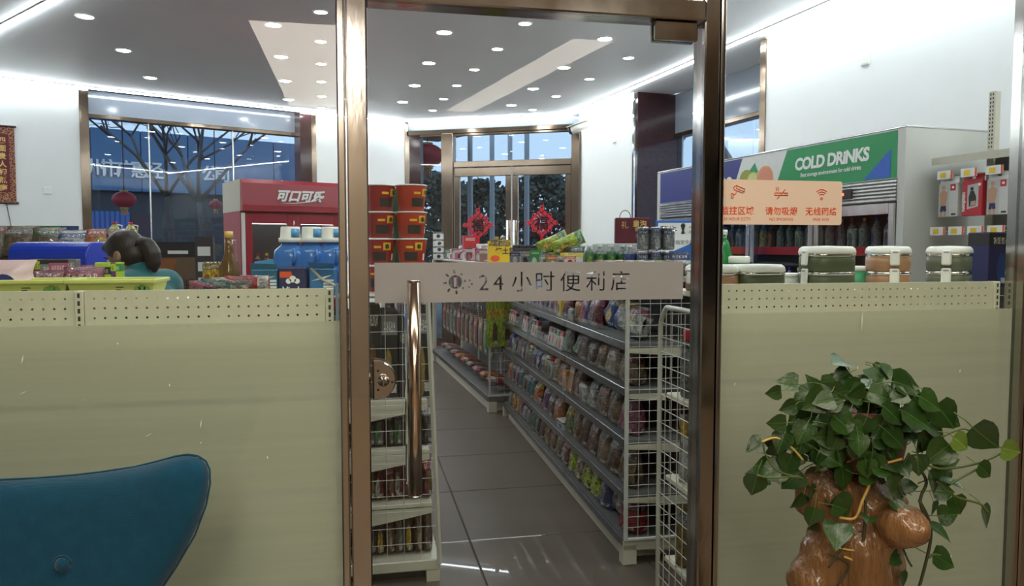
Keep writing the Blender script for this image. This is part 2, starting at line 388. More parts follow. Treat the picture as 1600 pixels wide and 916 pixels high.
# back wall: bronze doors, transom and side light
sb = lambda u: s_of(u, P_B, D_B, 240)
zb = lambda u, v: z_of(u, v, P_B, D_B)
z_top, z_tb, z_df, z_gl = zb(800, 205), zb(800, 250), zb(800, 260), zb(800, 274)
struct(onB(B1(0, sb(905), .02, .2, z_top + .06, CEIL), 'wall_spandrel', M['spandrel']))
bf = struct(onB(B1(0, sb(905), 0, .14, z_top, z_top + .07, bev=.008), 'trim_6', M['gold']))
for k, (a, b) in enumerate(((690, 708), (893, 906))): struct(onB(B1(sb(a), sb(b), -.03, .14, 0, z_top + .0, bev=.006), 'trim_%d' % (7 + k), M['gold']))
struct(onB(B1(0, sb(655), .04, .16, 0, z_top), 'trim_9', M['maroon']))
struct(onB(B1(sb(708), sb(893), 0, .12, z_df + .005, z_tb, bev=.006), 'trim_10', M['gold']))
w2 = struct(onB(B1(sb(655), sb(690), .02, .1, z_top - .03, z_top).box(sb(655), sb(690), .02, .1, 0, .12), 'window_2', M['gold']))
onB(B1(sb(655), sb(690), .05, .06, .12, z_top - .03), 'pane', M['win'], w2)
w3 = struct(onB(B1(sb(708), sb(893), .02, .10, z_top - .03, z_top - .002), 'window_3', M['gold']))
onB(B1(sb(708), sb(893), .05, .06, z_tb, z_top - .03), 'pane', M['win'], w3)
for k, (a, b) in enumerate(((709, 798), (800, 892))):
    x0, x1 = sb(a), sb(b); st = .085
    d = struct(onB(B1(x0, x1, .02, .07, z_gl, z_df, bev=.005), 'door_%d' % (k + 2), M['gold']))
    onB(B1(x0, x0 + st, .02, .07, .012, z_gl, bev=.005), 'stile', M['gold'], d); onB(B1(x1 - st, x1, .02, .07, .012, z_gl, bev=.005), 'stile', M['gold'], d)
    onB(B1(x0 + st, x1 - st, .02, .07, .012, .16), 'bottom_rail', M['gold'], d)
    onB(B1(x0 + st, x1 - st, .042, .050, .16, z_gl), 'pane', M['win'], d)
    hx = x1 - .04 if k == 0 else x0 + .04
    h = MB().tube([(hx, -.05, .8), (hx, -.05, 1.9)], .017, 10).tube([(hx, -.05, .95), (hx, .02, .95)], .01, 6).tube([(hx, -.05, 1.75), (hx, .02, 1.75)], .01, 6)
    onB(h, 'door_handle', M['chrome'], d)

# side wall: white pier, window recess with a stone jamb, then the long white wall
sr = lambda u, v=200: s_of(u, P_R, D_R, v)
s0, s1 = sr(990), sr(1193)
rec = .55
struct(onR(B1(sr(904), s0, 0, .7, 0, CEIL), 'wall_side', M['white_wall']))
struct(onR(B1(s1, s1 + 5.2, 0, .25, 0, CEIL), 'wall_side', M['white_wall']))
struct(onR(B1(s0 - .02, s0 + .02, -.008, .05, 0, CEIL - .01), 'trim_11', M['chrome']))
struct(onR(B1(s0 + .02, s0 + .05, .03, rec + .1, 0, CEIL), 'trim_12', M['maroon']))
struct(onR(B1(s1 - .05, s1 + .03, -.012, .26, 0, CEIL - .01), 'trim_13', M['gold']))
zr = 2.86
struct(onR(B1(s0 + .05, s1 + .6, rec, rec + .1, zr + .05, CEIL), 'wall_spandrel', M['spandrel']))
struct(onR(B1(s0 + .05, s1 + .6, rec, rec + .1, 0, .75), 'wall_side_sill', M['white_wall']))
w4 = struct(onR(B1(s0 + .05, s1 + .6, rec - .03, rec + .1, zr, zr + .05, bev=.006).box(s0 + .05, s1 + .6, rec - .03, rec + .1, .75, .80), 'window_4', M['gold']))
for a, b in ((s0 + .05, s0 + 1.6), (s0 + 1.62, s1 + .6)): onR(B1(a, b, rec + .03, rec + .042, .80, zr), 'pane', M['win'], w4)
struct(onR(B1(s1 + .03, s1 + .9, .24, rec + .1, 0, CEIL), 'wall_side', M['white_wall']))
struct(onR(B1(s1 + 5.2, s1 + 5.4, -.1, .3, 0, CEIL), 'wall_side', M['white_wall']))

# ------------------------------------------------------------------ shop front: posts, header, panes, frosted film
XL0, XL1, XR0, XR1 = -.047, .032, .985, 1.052
for k, (a, b) in enumerate(((XL0, XL0 + .021), (XL0 + .025, XL1), (XR0, XR0 + .048), (XR0 + .052, XR1), (2.098, 2.118), (2.122, 2.19))):
    struct(B1(a, b, -.035, .045, 0, 2.96, bev=.004).build('trim_%d' % (20 + k), M['steel']))
struct(B1(XL1, XR0, -.04, .045, 2.147, 2.205, bev=.004).build('trim_26', M['steel']))
def front_pane(i, x0, x1):
    w = struct(B1(x0, x1, -.006, .006, .06, 2.95).build('window_%d' % i, M['glass']))
    B1(x0, x1, .0065, .0075, .06, 1.302).build('frosted_film', M['film'], w)
    B1(x0, x1, -.02, .02, 0, .06).build('bottom_channel', M['steel'], w)
    return w
wl5 = front_pane(5, -2.7, XL0); wr6 = front_pane(6, XR1, 2.098)
for k, (w_, pts) in enumerate(((wl5, ((35, 562, .2, 14), (36, 614, 1.1, 12), (184, 537, 0, 4), (232, 680, 1.1, 13), (314, 663, .1, 15), (265, 602, 0, 5), (418, 715, 0, 6), (132, 625, 1.4, 3), (314, 692, 0, 3))), (wr6, ((1347, 500, 0, 40), (1148, 600, .2, 6), (1500, 580, .1, 6), (1340, 575, .1, 8), (1486, 870, .1, 10))))):
    nb = MB()
    for (u, v, a, ln) in pts:
        p_ = at_y(u, v, -.0063); h_ = ln * .0009; nb.add([(p_.x - h_ * math.sin(a), -.0063, p_.z - h_ * math.cos(a)), (p_.x + .0018, -.0063, p_.z), (p_.x + h_ * math.sin(a), -.0063, p_.z + h_ * math.cos(a)), (p_.x - .0018, -.0063, p_.z)], [(0, 1, 2, 3)])
    q_ = nb.build('film_nicks', M['paper'], w_); q_['kind'] = 'stuff'
struct(B1(XL1, XR0, -.006, .006, 2.205, 2.95).build('window_7', M['glass']))
front_pane(8, 2.19, 4.3)
struct(B1(-6.6, -2.7, -.05, .05, 0, 2.95).build('wall_front', M['white_wall']))
struct(B1(4.3, 5.2, -.05, .05, 0, 2.95).build('wall_front', M['white_wall']))

# the glass entrance door: pane, frosted band with clear lettering, pull handles, lock, patch fitting
door = struct(B1(.036, .975, -.006, .006, .012, 2.14).build('door_1', M['glass']))
def cut_band():
    cu = bpy.data.curves.new('frosted_band', 'CURVE'); cu.dimensions = '2D'; cu.fill_mode = 'BOTH'; cu.extrude = .0004
    def poly(pts):
        s = cu.splines.new('POLY'); s.points.add(len(pts) - 1); s.use_cyclic_u = True
        for p, q in zip(s.points, pts): p.co = (q[0], q[1], 0, 1)
    poly([(.046, 1.349), (.939, 1.349), (.939, 1.459), (.046, 1.459)])
    for ch, u, h in (('2', 755, .062), ('4', 778, .062), ('小', 814, .062), ('时', 850, .062), ('便', 890, .064), ('利', 930, .062), ('店', 968, .062)):
        c2 = bpy.data.curves.new('g', 'FONT'); c2.body = ch; c2.size = h; c2.offset = .0026; c2.align_x = 'CENTER'
        o = bpy.data.objects.new('g', c2); COL.objects.link(o)
        for q in bpy.context.selected_objects: q.select_set(False)
        bpy.context.view_layer.objects.active = o; o.select_set(True); bpy.ops.object.convert(target='CURVE'); o = bpy.context.view_layer.objects.active
        x = at_y(u, 442, 0).x; z0 = 1.404 - h * .37
        for s in o.data.splines:
            pts = []; bp = s.bezier_points; N = len(bp)
            for i in range(N):
                a, b = bp[i], bp[(i + 1) % N]
                st = 1 if (a.handle_right - a.co).length < 1e-6 and (b.handle_left - b.co).length < 1e-6 else 5
                for t in range(st):
                    t /= st; m_ = 1 - t; p = a.co * m_ ** 3 + a.handle_right * 3 * m_ * m_ * t + b.handle_left * 3 * m_ * t * t + b.co * t ** 3
                    pts.append((x + p.x, z0 + p.y))
            poly(pts)
        bpy.data.objects.remove(o)
    sx, sz = at_y(711, 442, 0).x, 1.405                    # the half-sun emblem
    ring = lambda r, n=20: [(sx + r * math.cos(2 * PI * i / n), sz + r * math.sin(2 * PI * i / n)) for i in range(n)]
    poly(ring(.019)); poly([(sx - .004, sz - .013), (sx + .003, sz - .013), (sx + .003, sz + .013), (sx - .004, sz + .013)])
    for i in range(8):
        a = PI / 4 * i + .1; r0, r1, w = .024, .034 if i not in (0, 1, 7) else .030, .0028
        ca, sa = math.cos(a), math.sin(a); P = lambda r, o: (sx + ca * r - sa * o, sz + sa * r + ca * o)
        poly([P(r0, -w), P(r1, -w), P(r1, w), P(r0, w)])
    for k, (dx, dz) in enumerate(((.040, .004), (.046, -.006), (.038, -.014))): poly([(sx + dx + .003 * math.cos(2 * PI * i / 6), sz + dz + .003 * math.sin(2 * PI * i / 6)) for i in range(6)])
    o = bpy.data.objects.new('c', cu); COL.objects.link(o); me = bpy.data.meshes.new_from_object(o.evaluated_get(bpy.context.evaluated_depsgraph_get())); bpy.data.objects.remove(o)
    me.materials.clear(); me.materials.append(M['sticker'])
    b = link('frosted_band', me, door, (0, -.0075, 0)); b.rotation_euler.x = PI / 2; b['label'] = 'frosted band with clear lettering and a sun emblem'
cut_band()
for y in (-.055, .065):
    h = MB(); x = .148
    h.tube([(x, y, .827), (x, y, 1.412)], .0185, 20)
    hd = h.build('pull_handle', M['chrome'] if y > 0 else steel('pull_steel', (.70, .58, .47), .15), door)
    for z in (.93, 1.31): MB().tube([(x, y, z), (x, 0, z)], .009, 10).build('standoff', M['chrome'], hd)
    for z in (.8275, 1.4115): MB().tube([(x, y, z - .002), (x, y, z + .002)], .0190, 20).build('end_cap', M['chrome'], hd)
# half-round lock plates on both faces
lx, lz, lr = .038, 1.142, .054
prof = [(lx, lz - lr)] + [(lx + .010 + lr * math.cos(a) * .98, lz + lr * math.sin(a)) for a in [(-PI / 2 + PI * i / 14) for i in range(15)]] + [(lx, lz + lr)]
lk = MB().prism(prof, -.028, -.0065, 'y').build('lock_plate', M['steel'], door)
bv = lk.modifiers.new('b', 'BEVEL'); bv.width = .004; bv.segments = 2
MB().prism(prof, .0065, .026, 'y').build('lock_plate', M['steel'], door)
kc = MB()
for a, b, r in ((-.040, -.028, .016), (-.046, -.040, .011)): kc.tube([(lx + .028, a, lz), (lx + .028, b, lz)], r, 16)
kc.box(lx + .025, lx + .031, -.058, -.044, lz - .014, lz + .014, bev=.003)
kc.build('lock_cylinder', M['chrome'], lk)
for dx, dz in ((.014, .026), (.014, -.026), (.052, -.006)): MB().tube([(lx + dx, -.0295, lz + dz), (lx + dx, -.0275, lz + dz)], .0035, 8).build('screw', M['black'], lk)
p = B1(.838, .968, -.022, -.0065, 2.092, 2.146, bev=.003).build('patch_fitting', M['steel'], door)
B1(.838, .968, .0065, .022, 2.092, 2.146, bev=.003).build('patch_fitting', M['steel'], door)
B1(.838, .968, -.022, -.0065, .014, .07, bev=.003).build('patch_fitting', M['steel'], door)
B1(.968, .9755, -.0065, .0065, .07, 2.09).build('edge_seal', M['clear'], door)

# ------------------------------------------------------------------ lamps of the shop: light strips and round downlights
M['led'] = glow('strip_light', (.93, .95, 1), STRIP)
def strip(name, p, q, label):
    p, q = Vector(p), Vector(q); L = (q - p).length; t = thing('strip_light', label, 'light', (p.x, p.y, CEIL), math.atan2(q.y - p.y, q.x - p.x))
    B1(0, L, -.022, .022, -.013, -.001).build('channel', M['alu'], t); B1(.0, L, -.017, .017, -.026, -.0125, bev=.004).build('diffuser', M['led'], t)
strip('s', (-6.4, 6.305, 0), (.72, 9.612, 0), 'white light strip along the ceiling above the street window wall')
strip('s', (.79, 9.605, 0), (2.97, 8.496, 0), 'short white light strip along the ceiling above the bronze doors')
strip('s', (2.99, 8.486, 0), (3.97, .1, 0), 'long white light strip along the ceiling above the drinks cooler wall')
strip('s', (-1.0, .36, 0), (3.9, .36, 0), 'white light strip along the ceiling just inside the glass front')
strip('s', (-4.45, 7.1, 0), (-1.6, 3.62, 0), 'white light strip running slantwise over the checkout corner')
M['spot'] = glow('spot_lens', (.97, .97, 1), DISC_BIG); M['spot2'] = glow('small_lens', (1, .98, .94), DISC_SMALL)
def downlight(x, y, big, label):
    t = thing('ceiling_light', label, 'light', (x, y, CEIL)); r = .062 if big else .050
    MB().lathe([(r + .014, 0), (r + .014, -.006), (r + .004, -.010), (r, -.006)], 24, cap=False).build('trim_ring', M['white'], t)
    MB().lathe([(r, -.0055), (r * .7, -.009), (.001, -.0105)], 24, cap=False).build('lens', M['spot' if big else 'spot2'], t)
rows = [('bright', 'in the bright row by the checkout', [(-2.164, 4.853), (-2.177, 5.952), (-2.238, 7.176)], True),
        ('bright', 'in the bright row left of the door post', [(-.675, 4.788), (-.716, 5.906), (-.774, 7.045), (-.833, 8.166)], True),
        ('small', 'in the small row beside the door post', [(-.263, 4.344), (-.303, 5.246), (-.337, 6.124), (-.375, 6.998), (-.406, 7.868), (-.441, 8.679)], False),
        ('bright', 'in the bright row over the aisle', [(.778, 4.728), (.749, 5.876), (.687, 6.992), (.608, 8.048)], True),
        ('small', 'in the small row over the long shelving', [(1.418, 4.324), (1.339, 5.189), (1.25, 6.061), (1.172, 6.893), (1.108, 7.728), (1.051, 8.572)], False),
        ('bright', 'in the bright row near the cooler', [(2.34, 3.538), (2.233, 4.643), (2.163, 5.787), (2.087, 6.891), (2.043, 7.984)], True),
        ('small', 'in the small row beside the long strip', [(2.789, 4.3), (2.689, 5.265), (2.591, 6.259), (2.474, 7.282), (2.393, 8.249)], False),
        ('hidden', 'in the bright row nearer the glass front', [(-2.1, 2.4), (-.6, 2.5), (.85, 2.4), (2.45, 2.3)], True)]
for kind, where, pts, big in rows:
    for i, (x, y) in enumerate(pts): downlight(x, y, big, '%s downlight, %s %s' % ('round' if big else 'little', ORD[i] + (' from the glass front' if kind != 'hidden' else ' from the checkout'), where))

# ------------------------------------------------------------------ outside: ground, blue shop opposite, trees, hedge, poles, lanterns
struct(B1(-60, 60, -1, 70, -.5, -.21).build('ground', plain('asphalt', (.12, .12, .125), .8)))
b0 = P_L + outw(D_L) * 8.5
shop = thing('shop_building', 'low blue shop across the street with white characters on its fascia', 'building', (b0.x, b0.y, -.2), ANG['L'])
B1(-9, 9, .02, 4, 0, 4.3).build('wall', plain('shop_wall', (.06, .07, .085), .7), shop)
mcl = plain('blue_cladding', (.10, .22, .40), .4, grain=.1, scale=4)
pm = B1(.01, .99, -.10, .0, 2.95, 4.3, bev=.01).mesh('cladding_panel', mcl)
for i in range(-6, 7): link('cladding_panel', pm, shop, (i * 1.0, 0, 0))
pleat = MB()
for i in range(40): x = -1.2 + i * .1; pleat.tube([(x, -.02, .1), (x, -.02, 2.5)], .055, 6)
pl = pleat.build('blue_shutter', plain('shutter_blue', (.05, .16, .42), .5), shop); pl['kind'] = 'stuff'
pn = Vector((b0.x, b0.y, 0))
for ch, u in (('州', 149), ('市', 172), ('广', 195), ('惠', 217), ('经', 239), ('公', 326), ('司', 344)):
    x = (on_wall(u, 266, pn, D_L) - pn).dot(D_L); lettering(ch, M['inkwhite'], shop, (x, -.14, z_of(190, 266, pn, D_L) + .2 - .13), .40, extrude=.02, offset=.006)
def tree(loc, h, seed, col, label, spread=1.0, r0=.16, fork=None, lean=(0, 0)):
    rnd = random.Random(seed); t = thing('bare_tree', label, 'tree', loc)
    bark = plain('bark_%d' % seed, col, .85, grain=.35, scale=5, bump=.5)
    trunk = MB(); top = Vector((lean[0], lean[1], h * (fork or .42))); trunk.tube(spline_pts([(0, 0, 0), top * .5 + Vector((.08, .0, 0)), top], 4), [r0 * (1 - .04 * i) for i in range(9)], 10); trunk.build('trunk', bark, t)
    tw = MB()
    def grow(p, d, L, r, lev):
        m = p + d * L * .5 + Vector((rnd.uniform(-1, 1), rnd.uniform(-1, 1), rnd.uniform(-1, 1))) * L * .08; q = p + d * L
        (br if lev == 0 else tw).tube([p, m, q], [r, r * .8, r * .6], 6 if lev < 2 else 4)
        if lev < 4:
            for k in range(3 if lev < 3 else 2):
                e = (d + Vector((rnd.uniform(-1, 1), rnd.uniform(-1, 1), rnd.uniform(-.35, .75))) * .75 * spread).normalized(); grow(p.lerp(q, rnd.uniform(.55, 1)), e, L * rnd.uniform(.55, .8), r * .55, lev + 1)
    for k in range(4):
        br = MB(); a = 2 * PI * k / 4 + rnd.random(); grow(top * .98, Vector((math.cos(a) * .7 * spread, math.sin(a) * .7 * spread, .9)).normalized(), h * .26, r0 * .62, 0); br.build('bough', bark, t)
    o = tw.build('twigs', bark, t); o['kind'] = 'stuff'
q = at(312, 387, 14.2); tree((q.x, q.y, -.21), 6.2, 3, (.15, .14, .15), 'dark bare street tree seen through the wide street window', 1.1, .065)
q = at(262, 387, 15.2); tree((q.x, q.y, -.21), 6.6, 9, (.09, .085, .09), 'slim bare tree behind the white shop characters', 1.1, .06)
q = at(1075, 387, 13.5); tree((q.x, q.y, -.21), 7.5, 5, (.42, .43, .47), 'pale mottled plane tree outside the side window', .9, .24, .36, (-.5, .3))
q = at(1165, 387, 12.0); tree((q.x, q.y, -.21), 6.5, 8, (.30, .31, .35), 'thin grey bare tree beyond the cooler window', 1.0, .09)
rnd = random.Random(11)
for k, (u, d, w) in enumerate(((672, 17, 2.0), (752, 19, 2.6), (850, 17, 2.4), (930, 18, 2.2))):
    q = at(u, 387, d); t = thing('evergreen_shrub', ['dark evergreen bush outside the narrow side light', 'dark evergreen bush behind the first red knot door', 'dark evergreen bush behind the second red knot door', 'dark evergreen bush behind the white pier'][k], 'bush', (q.x, q.y, -.21))
    fo = MB()
    for i in range(3600):
        a, b, r = rnd.uniform(0, 2 * PI), rnd.uniform(-.3, PI / 2), rnd.uniform(.6, 1) ** .5
        c = Vector((math.cos(a) * math.cos(b) * w * .62 * r, math.sin(a) * math.cos(b) * w * .5 * r, 1.5 + math.sin(b) * 1.9 * r)); e1 = Vector((rnd.uniform(-1, 1), rnd.uniform(-1, 1), rnd.uniform(-1, 1))).normalized() * .075; e2 = e1.orthogonal() * .6
        fo.add([c - e1, c + e2, c + e1, c - e2], [(0, 1, 2, 3)])
    f = fo.build('foliage', plain('evergreen', (.035, .06, .045), .6, grain=.4), t); f['kind'] = 'stuff'
    MB().tube([(0, 0, 0), (.1, 0, 1.6)], [.12, .07], 8).build('stem', plain('bark_3', (.1, .08, .07), .85), t)
for k, (u, d) in enumerate(((735, 14), (769, 14.5), (797, 15), (823, 14))):
    q = at(u, 387, d); tag(MB().lathe([(.07, 0), (.07, .3), (.05, .32), (.045, 5.5), (.0, 5.55)], 10).build('lamp_post', plain('pale_post', (.45, .47, .50), .5), None, (q.x, q.y, -.21)), '%s pale metal post outside the bronze doors counting from the side light' % ORD[k], 'post')
c0 = P_L + outw(D_L) * 1.4 + D_L * 3
struct(B1(-4, 4, -1.1, .8, 3.5, 3.62).build('trim_30', plain('eave_concrete', (.3, .3, .32), .8), None, (c0.x, c0.y, 0), ANG['L']))
M['silk'] = plain('lantern_silk', (.62, .05, .09), .5, grain=.1)
def lantern(p, r, label, top):
    t = thing('red_lantern', label, 'lantern', p)
    MB().lathe([(max(.25, math.sin(PI * (i + 1) / 12)) * r, -math.cos(PI * (i + 1) / 12) * r * .72) for i in range(11)], 20).build('shade', M['silk'], t)
    for z in (-.74, .70): MB().lathe([(r * .34, z * r - .02), (r * .34, z * r + .02)], 14).build('gold_collar', M['inkgold'], t)
    f = MB()
    for i in range(10): a = 2 * PI * i / 10; f.tube([(r * .2 * math.cos(a), r * .2 * math.sin(a), -r * .76), (r * .24 * math.cos(a), r * .24 * math.sin(a), -r * 1.35)], .012, 4)
    q = f.build('tassel', plain('gold_fringe', (.65, .38, .30), .7), t); q['kind'] = 'stuff'
    MB().tube([(0, 0, r * .7), (0, 0, top - p[2])], .008, 5).build('cord', M['black'], t)
q = on_wall(194, 312, P_L + outw(D_L) * 1.1, D_L); lantern(q, .155, 'red round lantern hanging outside the street window', 3.5)
q = on_wall(337, 320, P_L + outw(D_L) * 2.0, D_L); lantern(q, .10, 'small red lantern outside behind the crimson drinks fridge', 3.5)
c1 = P_B + outw(D_B) * .9
struct(B1(-1.2, 4.4, -.5, .9, 3.5, 3.62).build('trim_31', plain('eave_concrete', (.3, .3, .32), .8), None, (c1.x, c1.y, 0), ANG['B']))
q = on_wall(668, 243, P_B + outw(D_B) * .7, D_B); lantern(q, .26, 'large dim red lantern outside the narrow side light', 3.5)
# ------------------------------------------------------------------ packs: shared shapes, one object each
def bag_mesh(seed, stand=True):
    rnd = random.Random(seed); nu, nv = 9, 12; ph = [rnd.uniform(0, 6) for _ in range(6)]; b = MB()
    def prof(s, t):
        e = (1 - abs(2 * s - 1) ** 3.4) ** .5
        q = (1 - abs(2 * t - 1) ** 3.2) ** .6 if not stand else min(1, (t / .05 + .35)) * (1 - (t / .95) ** 3.2 if t < .95 else 0) ** .6
        if t > .93 or (not stand and t < .07): return .015 + .008 * math.sin(s * 60)
        return max(.012, .5 * e * q + .07 * math.sin(7 * s + ph[0] + 5 * t) * math.sin(8 * t + ph[1]) * q + .035 * math.sin(17 * s + ph[3] - 9 * t) * q)
    def wx(s, t): return (s - .5) * (1 - .05 * math.sin(PI * t) + (.02 if t > .93 else 0)) + .018 * math.sin(9 * t + ph[2])
    b.grid(lambda s, t: (wx(s, t), -prof(s, t), t), nu, nv); b.grid(lambda s, t: (wx(1 - s, t), prof(1 - s, t), t), nu, nv)
    return b.mesh('bag', printed('p0', (.5, .05, .05), (.8, .6, .1), (.5, .3, .1)))
BAGS = [bag_mesh(1), bag_mesh(2), bag_mesh(3), bag_mesh(4, False), bag_mesh(5, False)]
BOXM = MB().box(-.5, .5, -.5, .5, 0, 1, bev=.02).mesh('box', M['paper'])
def jar_mesh():
    b = MB(); b.lathe([(.46, 0), (.5, .03), (.5, .72), (.42, .80), (.36, .84)], 14); b.k = 1; b.lathe([(.40, .84), (.41, .86), (.41, .98), (.38, 1)], 14); return b.mesh('jar', [M['paper'], M['white']])
def bottle_mesh():
    b = MB(); b.lathe([(.42, 0), (.5, .03), (.5, .26), (.47, .3), (.5, .34), (.5, .60), (.40, .72), (.20, .84), (.17, .90)], 12); b.k = 1; b.lathe([(.20, .90), (.20, .99), (.18, 1)], 10); return b.mesh('bottle', [M['paper'], M['white']])
def can_mesh():
    b = MB(); b.k = 1; b.lathe([(.38, 0), (.46, .03)], 14); b.k = 0; b.lathe([(.46, .03), (.5, .07), (.5, .90), (.44, .96)], 14, cap=False); b.k = 1; b.lathe([(.44, .96), (.44, 1), (.41, 1), (.40, .975), (.001, .97)], 14, cap=False); return b.mesh('can', [M['paper'], M['alu']])
JARM, BOTM, CANM = jar_mesh(), bottle_mesh(), can_mesh()
def tray_mesh():
    b = MB(); b.box(-.5, .5, -.5, .5, 0, .8, bev=.12); b.k = 1; b.box(-.52, .52, -.52, .52, .8, 1, bev=.06); return b.mesh('tub', [M['paper'], M['clear']])
TUBM = tray_mesh()
MESH = dict(box=BOXM, jar=JARM, bottle=BOTM, can=CANM, tub=TUBM)
CNAME = dict(red=(.55, .02, .03), maroon=(.20, .012, .025), orange=(.75, .22, .02), yellow=(.80, .58, .04), green=(.04, .30, .06), lime=(.42, .62, .05), teal=(.03, .34, .34), blue=(.02, .10, .50), navy=(.015, .02, .12),
             purple=(.22, .05, .34), pink=(.78, .22, .38), white=(.78, .78, .75), silver=(.45, .46, .48), grey=(.22, .22, .23), black=(.018, .018, .02), brown=(.16, .07, .03), tan=(.50, .33, .17), gold=(.55, .36, .08), cream=(.72, .62, .42))
CNAME = {k: tuple(q * (.52 if max(v) > .3 else .8) for q in v) for k, v in CNAME.items()}
CNAME.update(lime=(.42, .58, .04), yellow=(.72, .48, .03), red=(.42, .012, .02), orange=(.58, .15, .012), white=(.55, .55, .53))
_pc = {}
def pack_mat(a, b, c, style, seed):
    k = (a, b, c, style, seed % 4)
    if k not in _pc: _pc[k] = printed('print_%s_%s_%s_%s_%d' % (a, b, c, style, seed % 4), CNAME[a], CNAME[b], CNAME[c], seed % 4 + len(_pc) * .7, style, .3 if style != 'box' else .45)
    return _pc[k]
WORD = dict(bag='bag', box='box', jar='jar', bottle='bottle', can='can', tub='tub')
def pack(kind, cols, size, loc, rz, label, group, style='bag', seed=0, tilt=0, cat=None, roll=0):
    me = BAGS[seed % 3] if kind == 'bag' else BAGS[3 + seed % 2] if kind == 'pillow' else MESH[kind]
    nm = {'bag': 'snack_bag', 'pillow': 'snack_bag', 'box': 'carton', 'jar': 'snack_jar', 'bottle': 'drink_bottle', 'can': 'drink_can', 'tub': 'plastic_tub'}[kind]
    o = link(nm, me, None, loc); o.scale = size; o.rotation_euler = (tilt, roll, rz)
    s = o.material_slots[0]; s.link = 'OBJECT'; s.material = pack_mat(*cols, 'box' if kind == 'box' and style == 'bag' else style, seed)
    if kind in ('jar', 'bottle'): s = o.material_slots[1]; s.link = 'OBJECT'; s.material = [M['red'], M['white'], M['blue'], M['yellow']][seed % 4]
    return tag(o, label, cat or {'bag': 'bag', 'pillow': 'bag', 'box': 'box', 'tub': 'tub'}.get(kind, kind), group)

# ------------------------------------------------------------------ shelving units
def wires(y0, y1, z0, z1, sy, sz, r=.0014, plane='x', at_=0, top=None):
    b = MB(); P = (lambda a, z: (at_, a, z)) if plane == 'x' else (lambda a, z: (a, at_, z))
    n = max(1, round((y1 - y0) / sy)); m = max(1, round((z1 - z0) / sz))
    for i in range(1, n): a = y0 + (y1 - y0) * i / n; b.tube([P(a, z0), P(a, z1)], r, 4)
    for j in range(1, m): z = z0 + (z1 - z0) * j / m; e = top(z) if top else y1; b.tube([P(y0, z), P(e, z)], r, 4)
    return b
def wire_part(b, parent, label=None):
    o = b.build('wire_mesh', M['white_metal'], parent); o['kind'] = 'stuff'; return o
def gondola(label, loc, rz, length, depth, levels, top, modules, far_mesh=False):
    t = thing('shelf_unit', label, 'shelving', loc, rz); mid = depth / 2
    pl = B1(.035, depth - .035, .10, length - .10, 0, .07).build('plinth', M['cream'], t)
    for y in (0, length - .06):
        for x in (.0, depth - .07): B1(x, x + .07, y, y + .06, 0, .10, bev=.004).build('foot', M['cream'], t)
        B1(.0, depth, y, y + .02, .07, .12, bev=.003).build('end_rail', M['cream'], t)
    ml = length / modules
    for k in range(modules + 1):
        y = min(max(k * ml - .02, .0), length - .04); B1(mid - .03, mid + .03, y, y + .04, .06, top + .01, bev=.003).build('upright', M['cream'], t)
    for k in range(modules):
        y0, y1 = k * ml, (k + 1) * ml
        for q in range(4):
            z0 = .12 + (top - .14) * q / 4; B1(mid - .006, mid + .006, y0 + .021, y1 - .021, z0 + .004, z0 + (top - .14) / 4 - .004).build('back_panel', M['shelf_shade'], t)
        for side in (0, 1):
            xf, xb = (.0, mid - .03) if side == 0 else (depth, mid + .03); sg = 1 if side == 0 else -1
            for zi, z in enumerate(levels):
                a, b = sorted((xf + sg * .012, xb)); sh = B1(a, b, y0 + .004, y1 - .004, z - .022, z, bev=.003).build('shelf_board', M['shelf_shade'], t)
                a, b = sorted((xf, xf + sg * .011)); B1(a, b, y0 + .003, y1 - .003, z - .034, z + .006, bev=.003).build('price_rail', M['rail'], sh)
                if side == 0: B1(xf + .0112, xf + .0128, y0 + .01, y1 - .01, z + .001, z + .050).build('clear_fence', M['clear'], sh)
                if k == 0 or k == modules - 1:
                    yy = y0 + .0045 if k == 0 else y1 - .0085
                    MB().prism([(xf + sg * .02, z - .023), (xb, z - .023), (xb, z - .075), (xf + sg * .02, z - .045)], yy, yy + .004, 'y').build('bracket', M['cream'], sh)
        B1(.02, depth - .02, y0 + .002, y1 - .002, top - .02, top, bev=.003).build('top_board', M['white_metal'], t)
    for ye in ([-.012] + ([length + .004] if far_mesh else [])):
        fr = MB(); fr.box(.0, .020, ye, ye + .012, .12, top, bev=.003).box(depth - .02, depth, ye, ye + .012, .12, top, bev=.003).box(.02, depth - .02, ye, ye + .012, top - .02, top, bev=.003).box(.02, depth - .02, ye, ye + .012, .12, .135, bev=.003)
        fr.build('end_frame', M['white_metal'], t); wire_part(wires(.02, depth - .02, .135, top - .02, .05, .05, plane='y', at_=ye + .006), t)
    return t

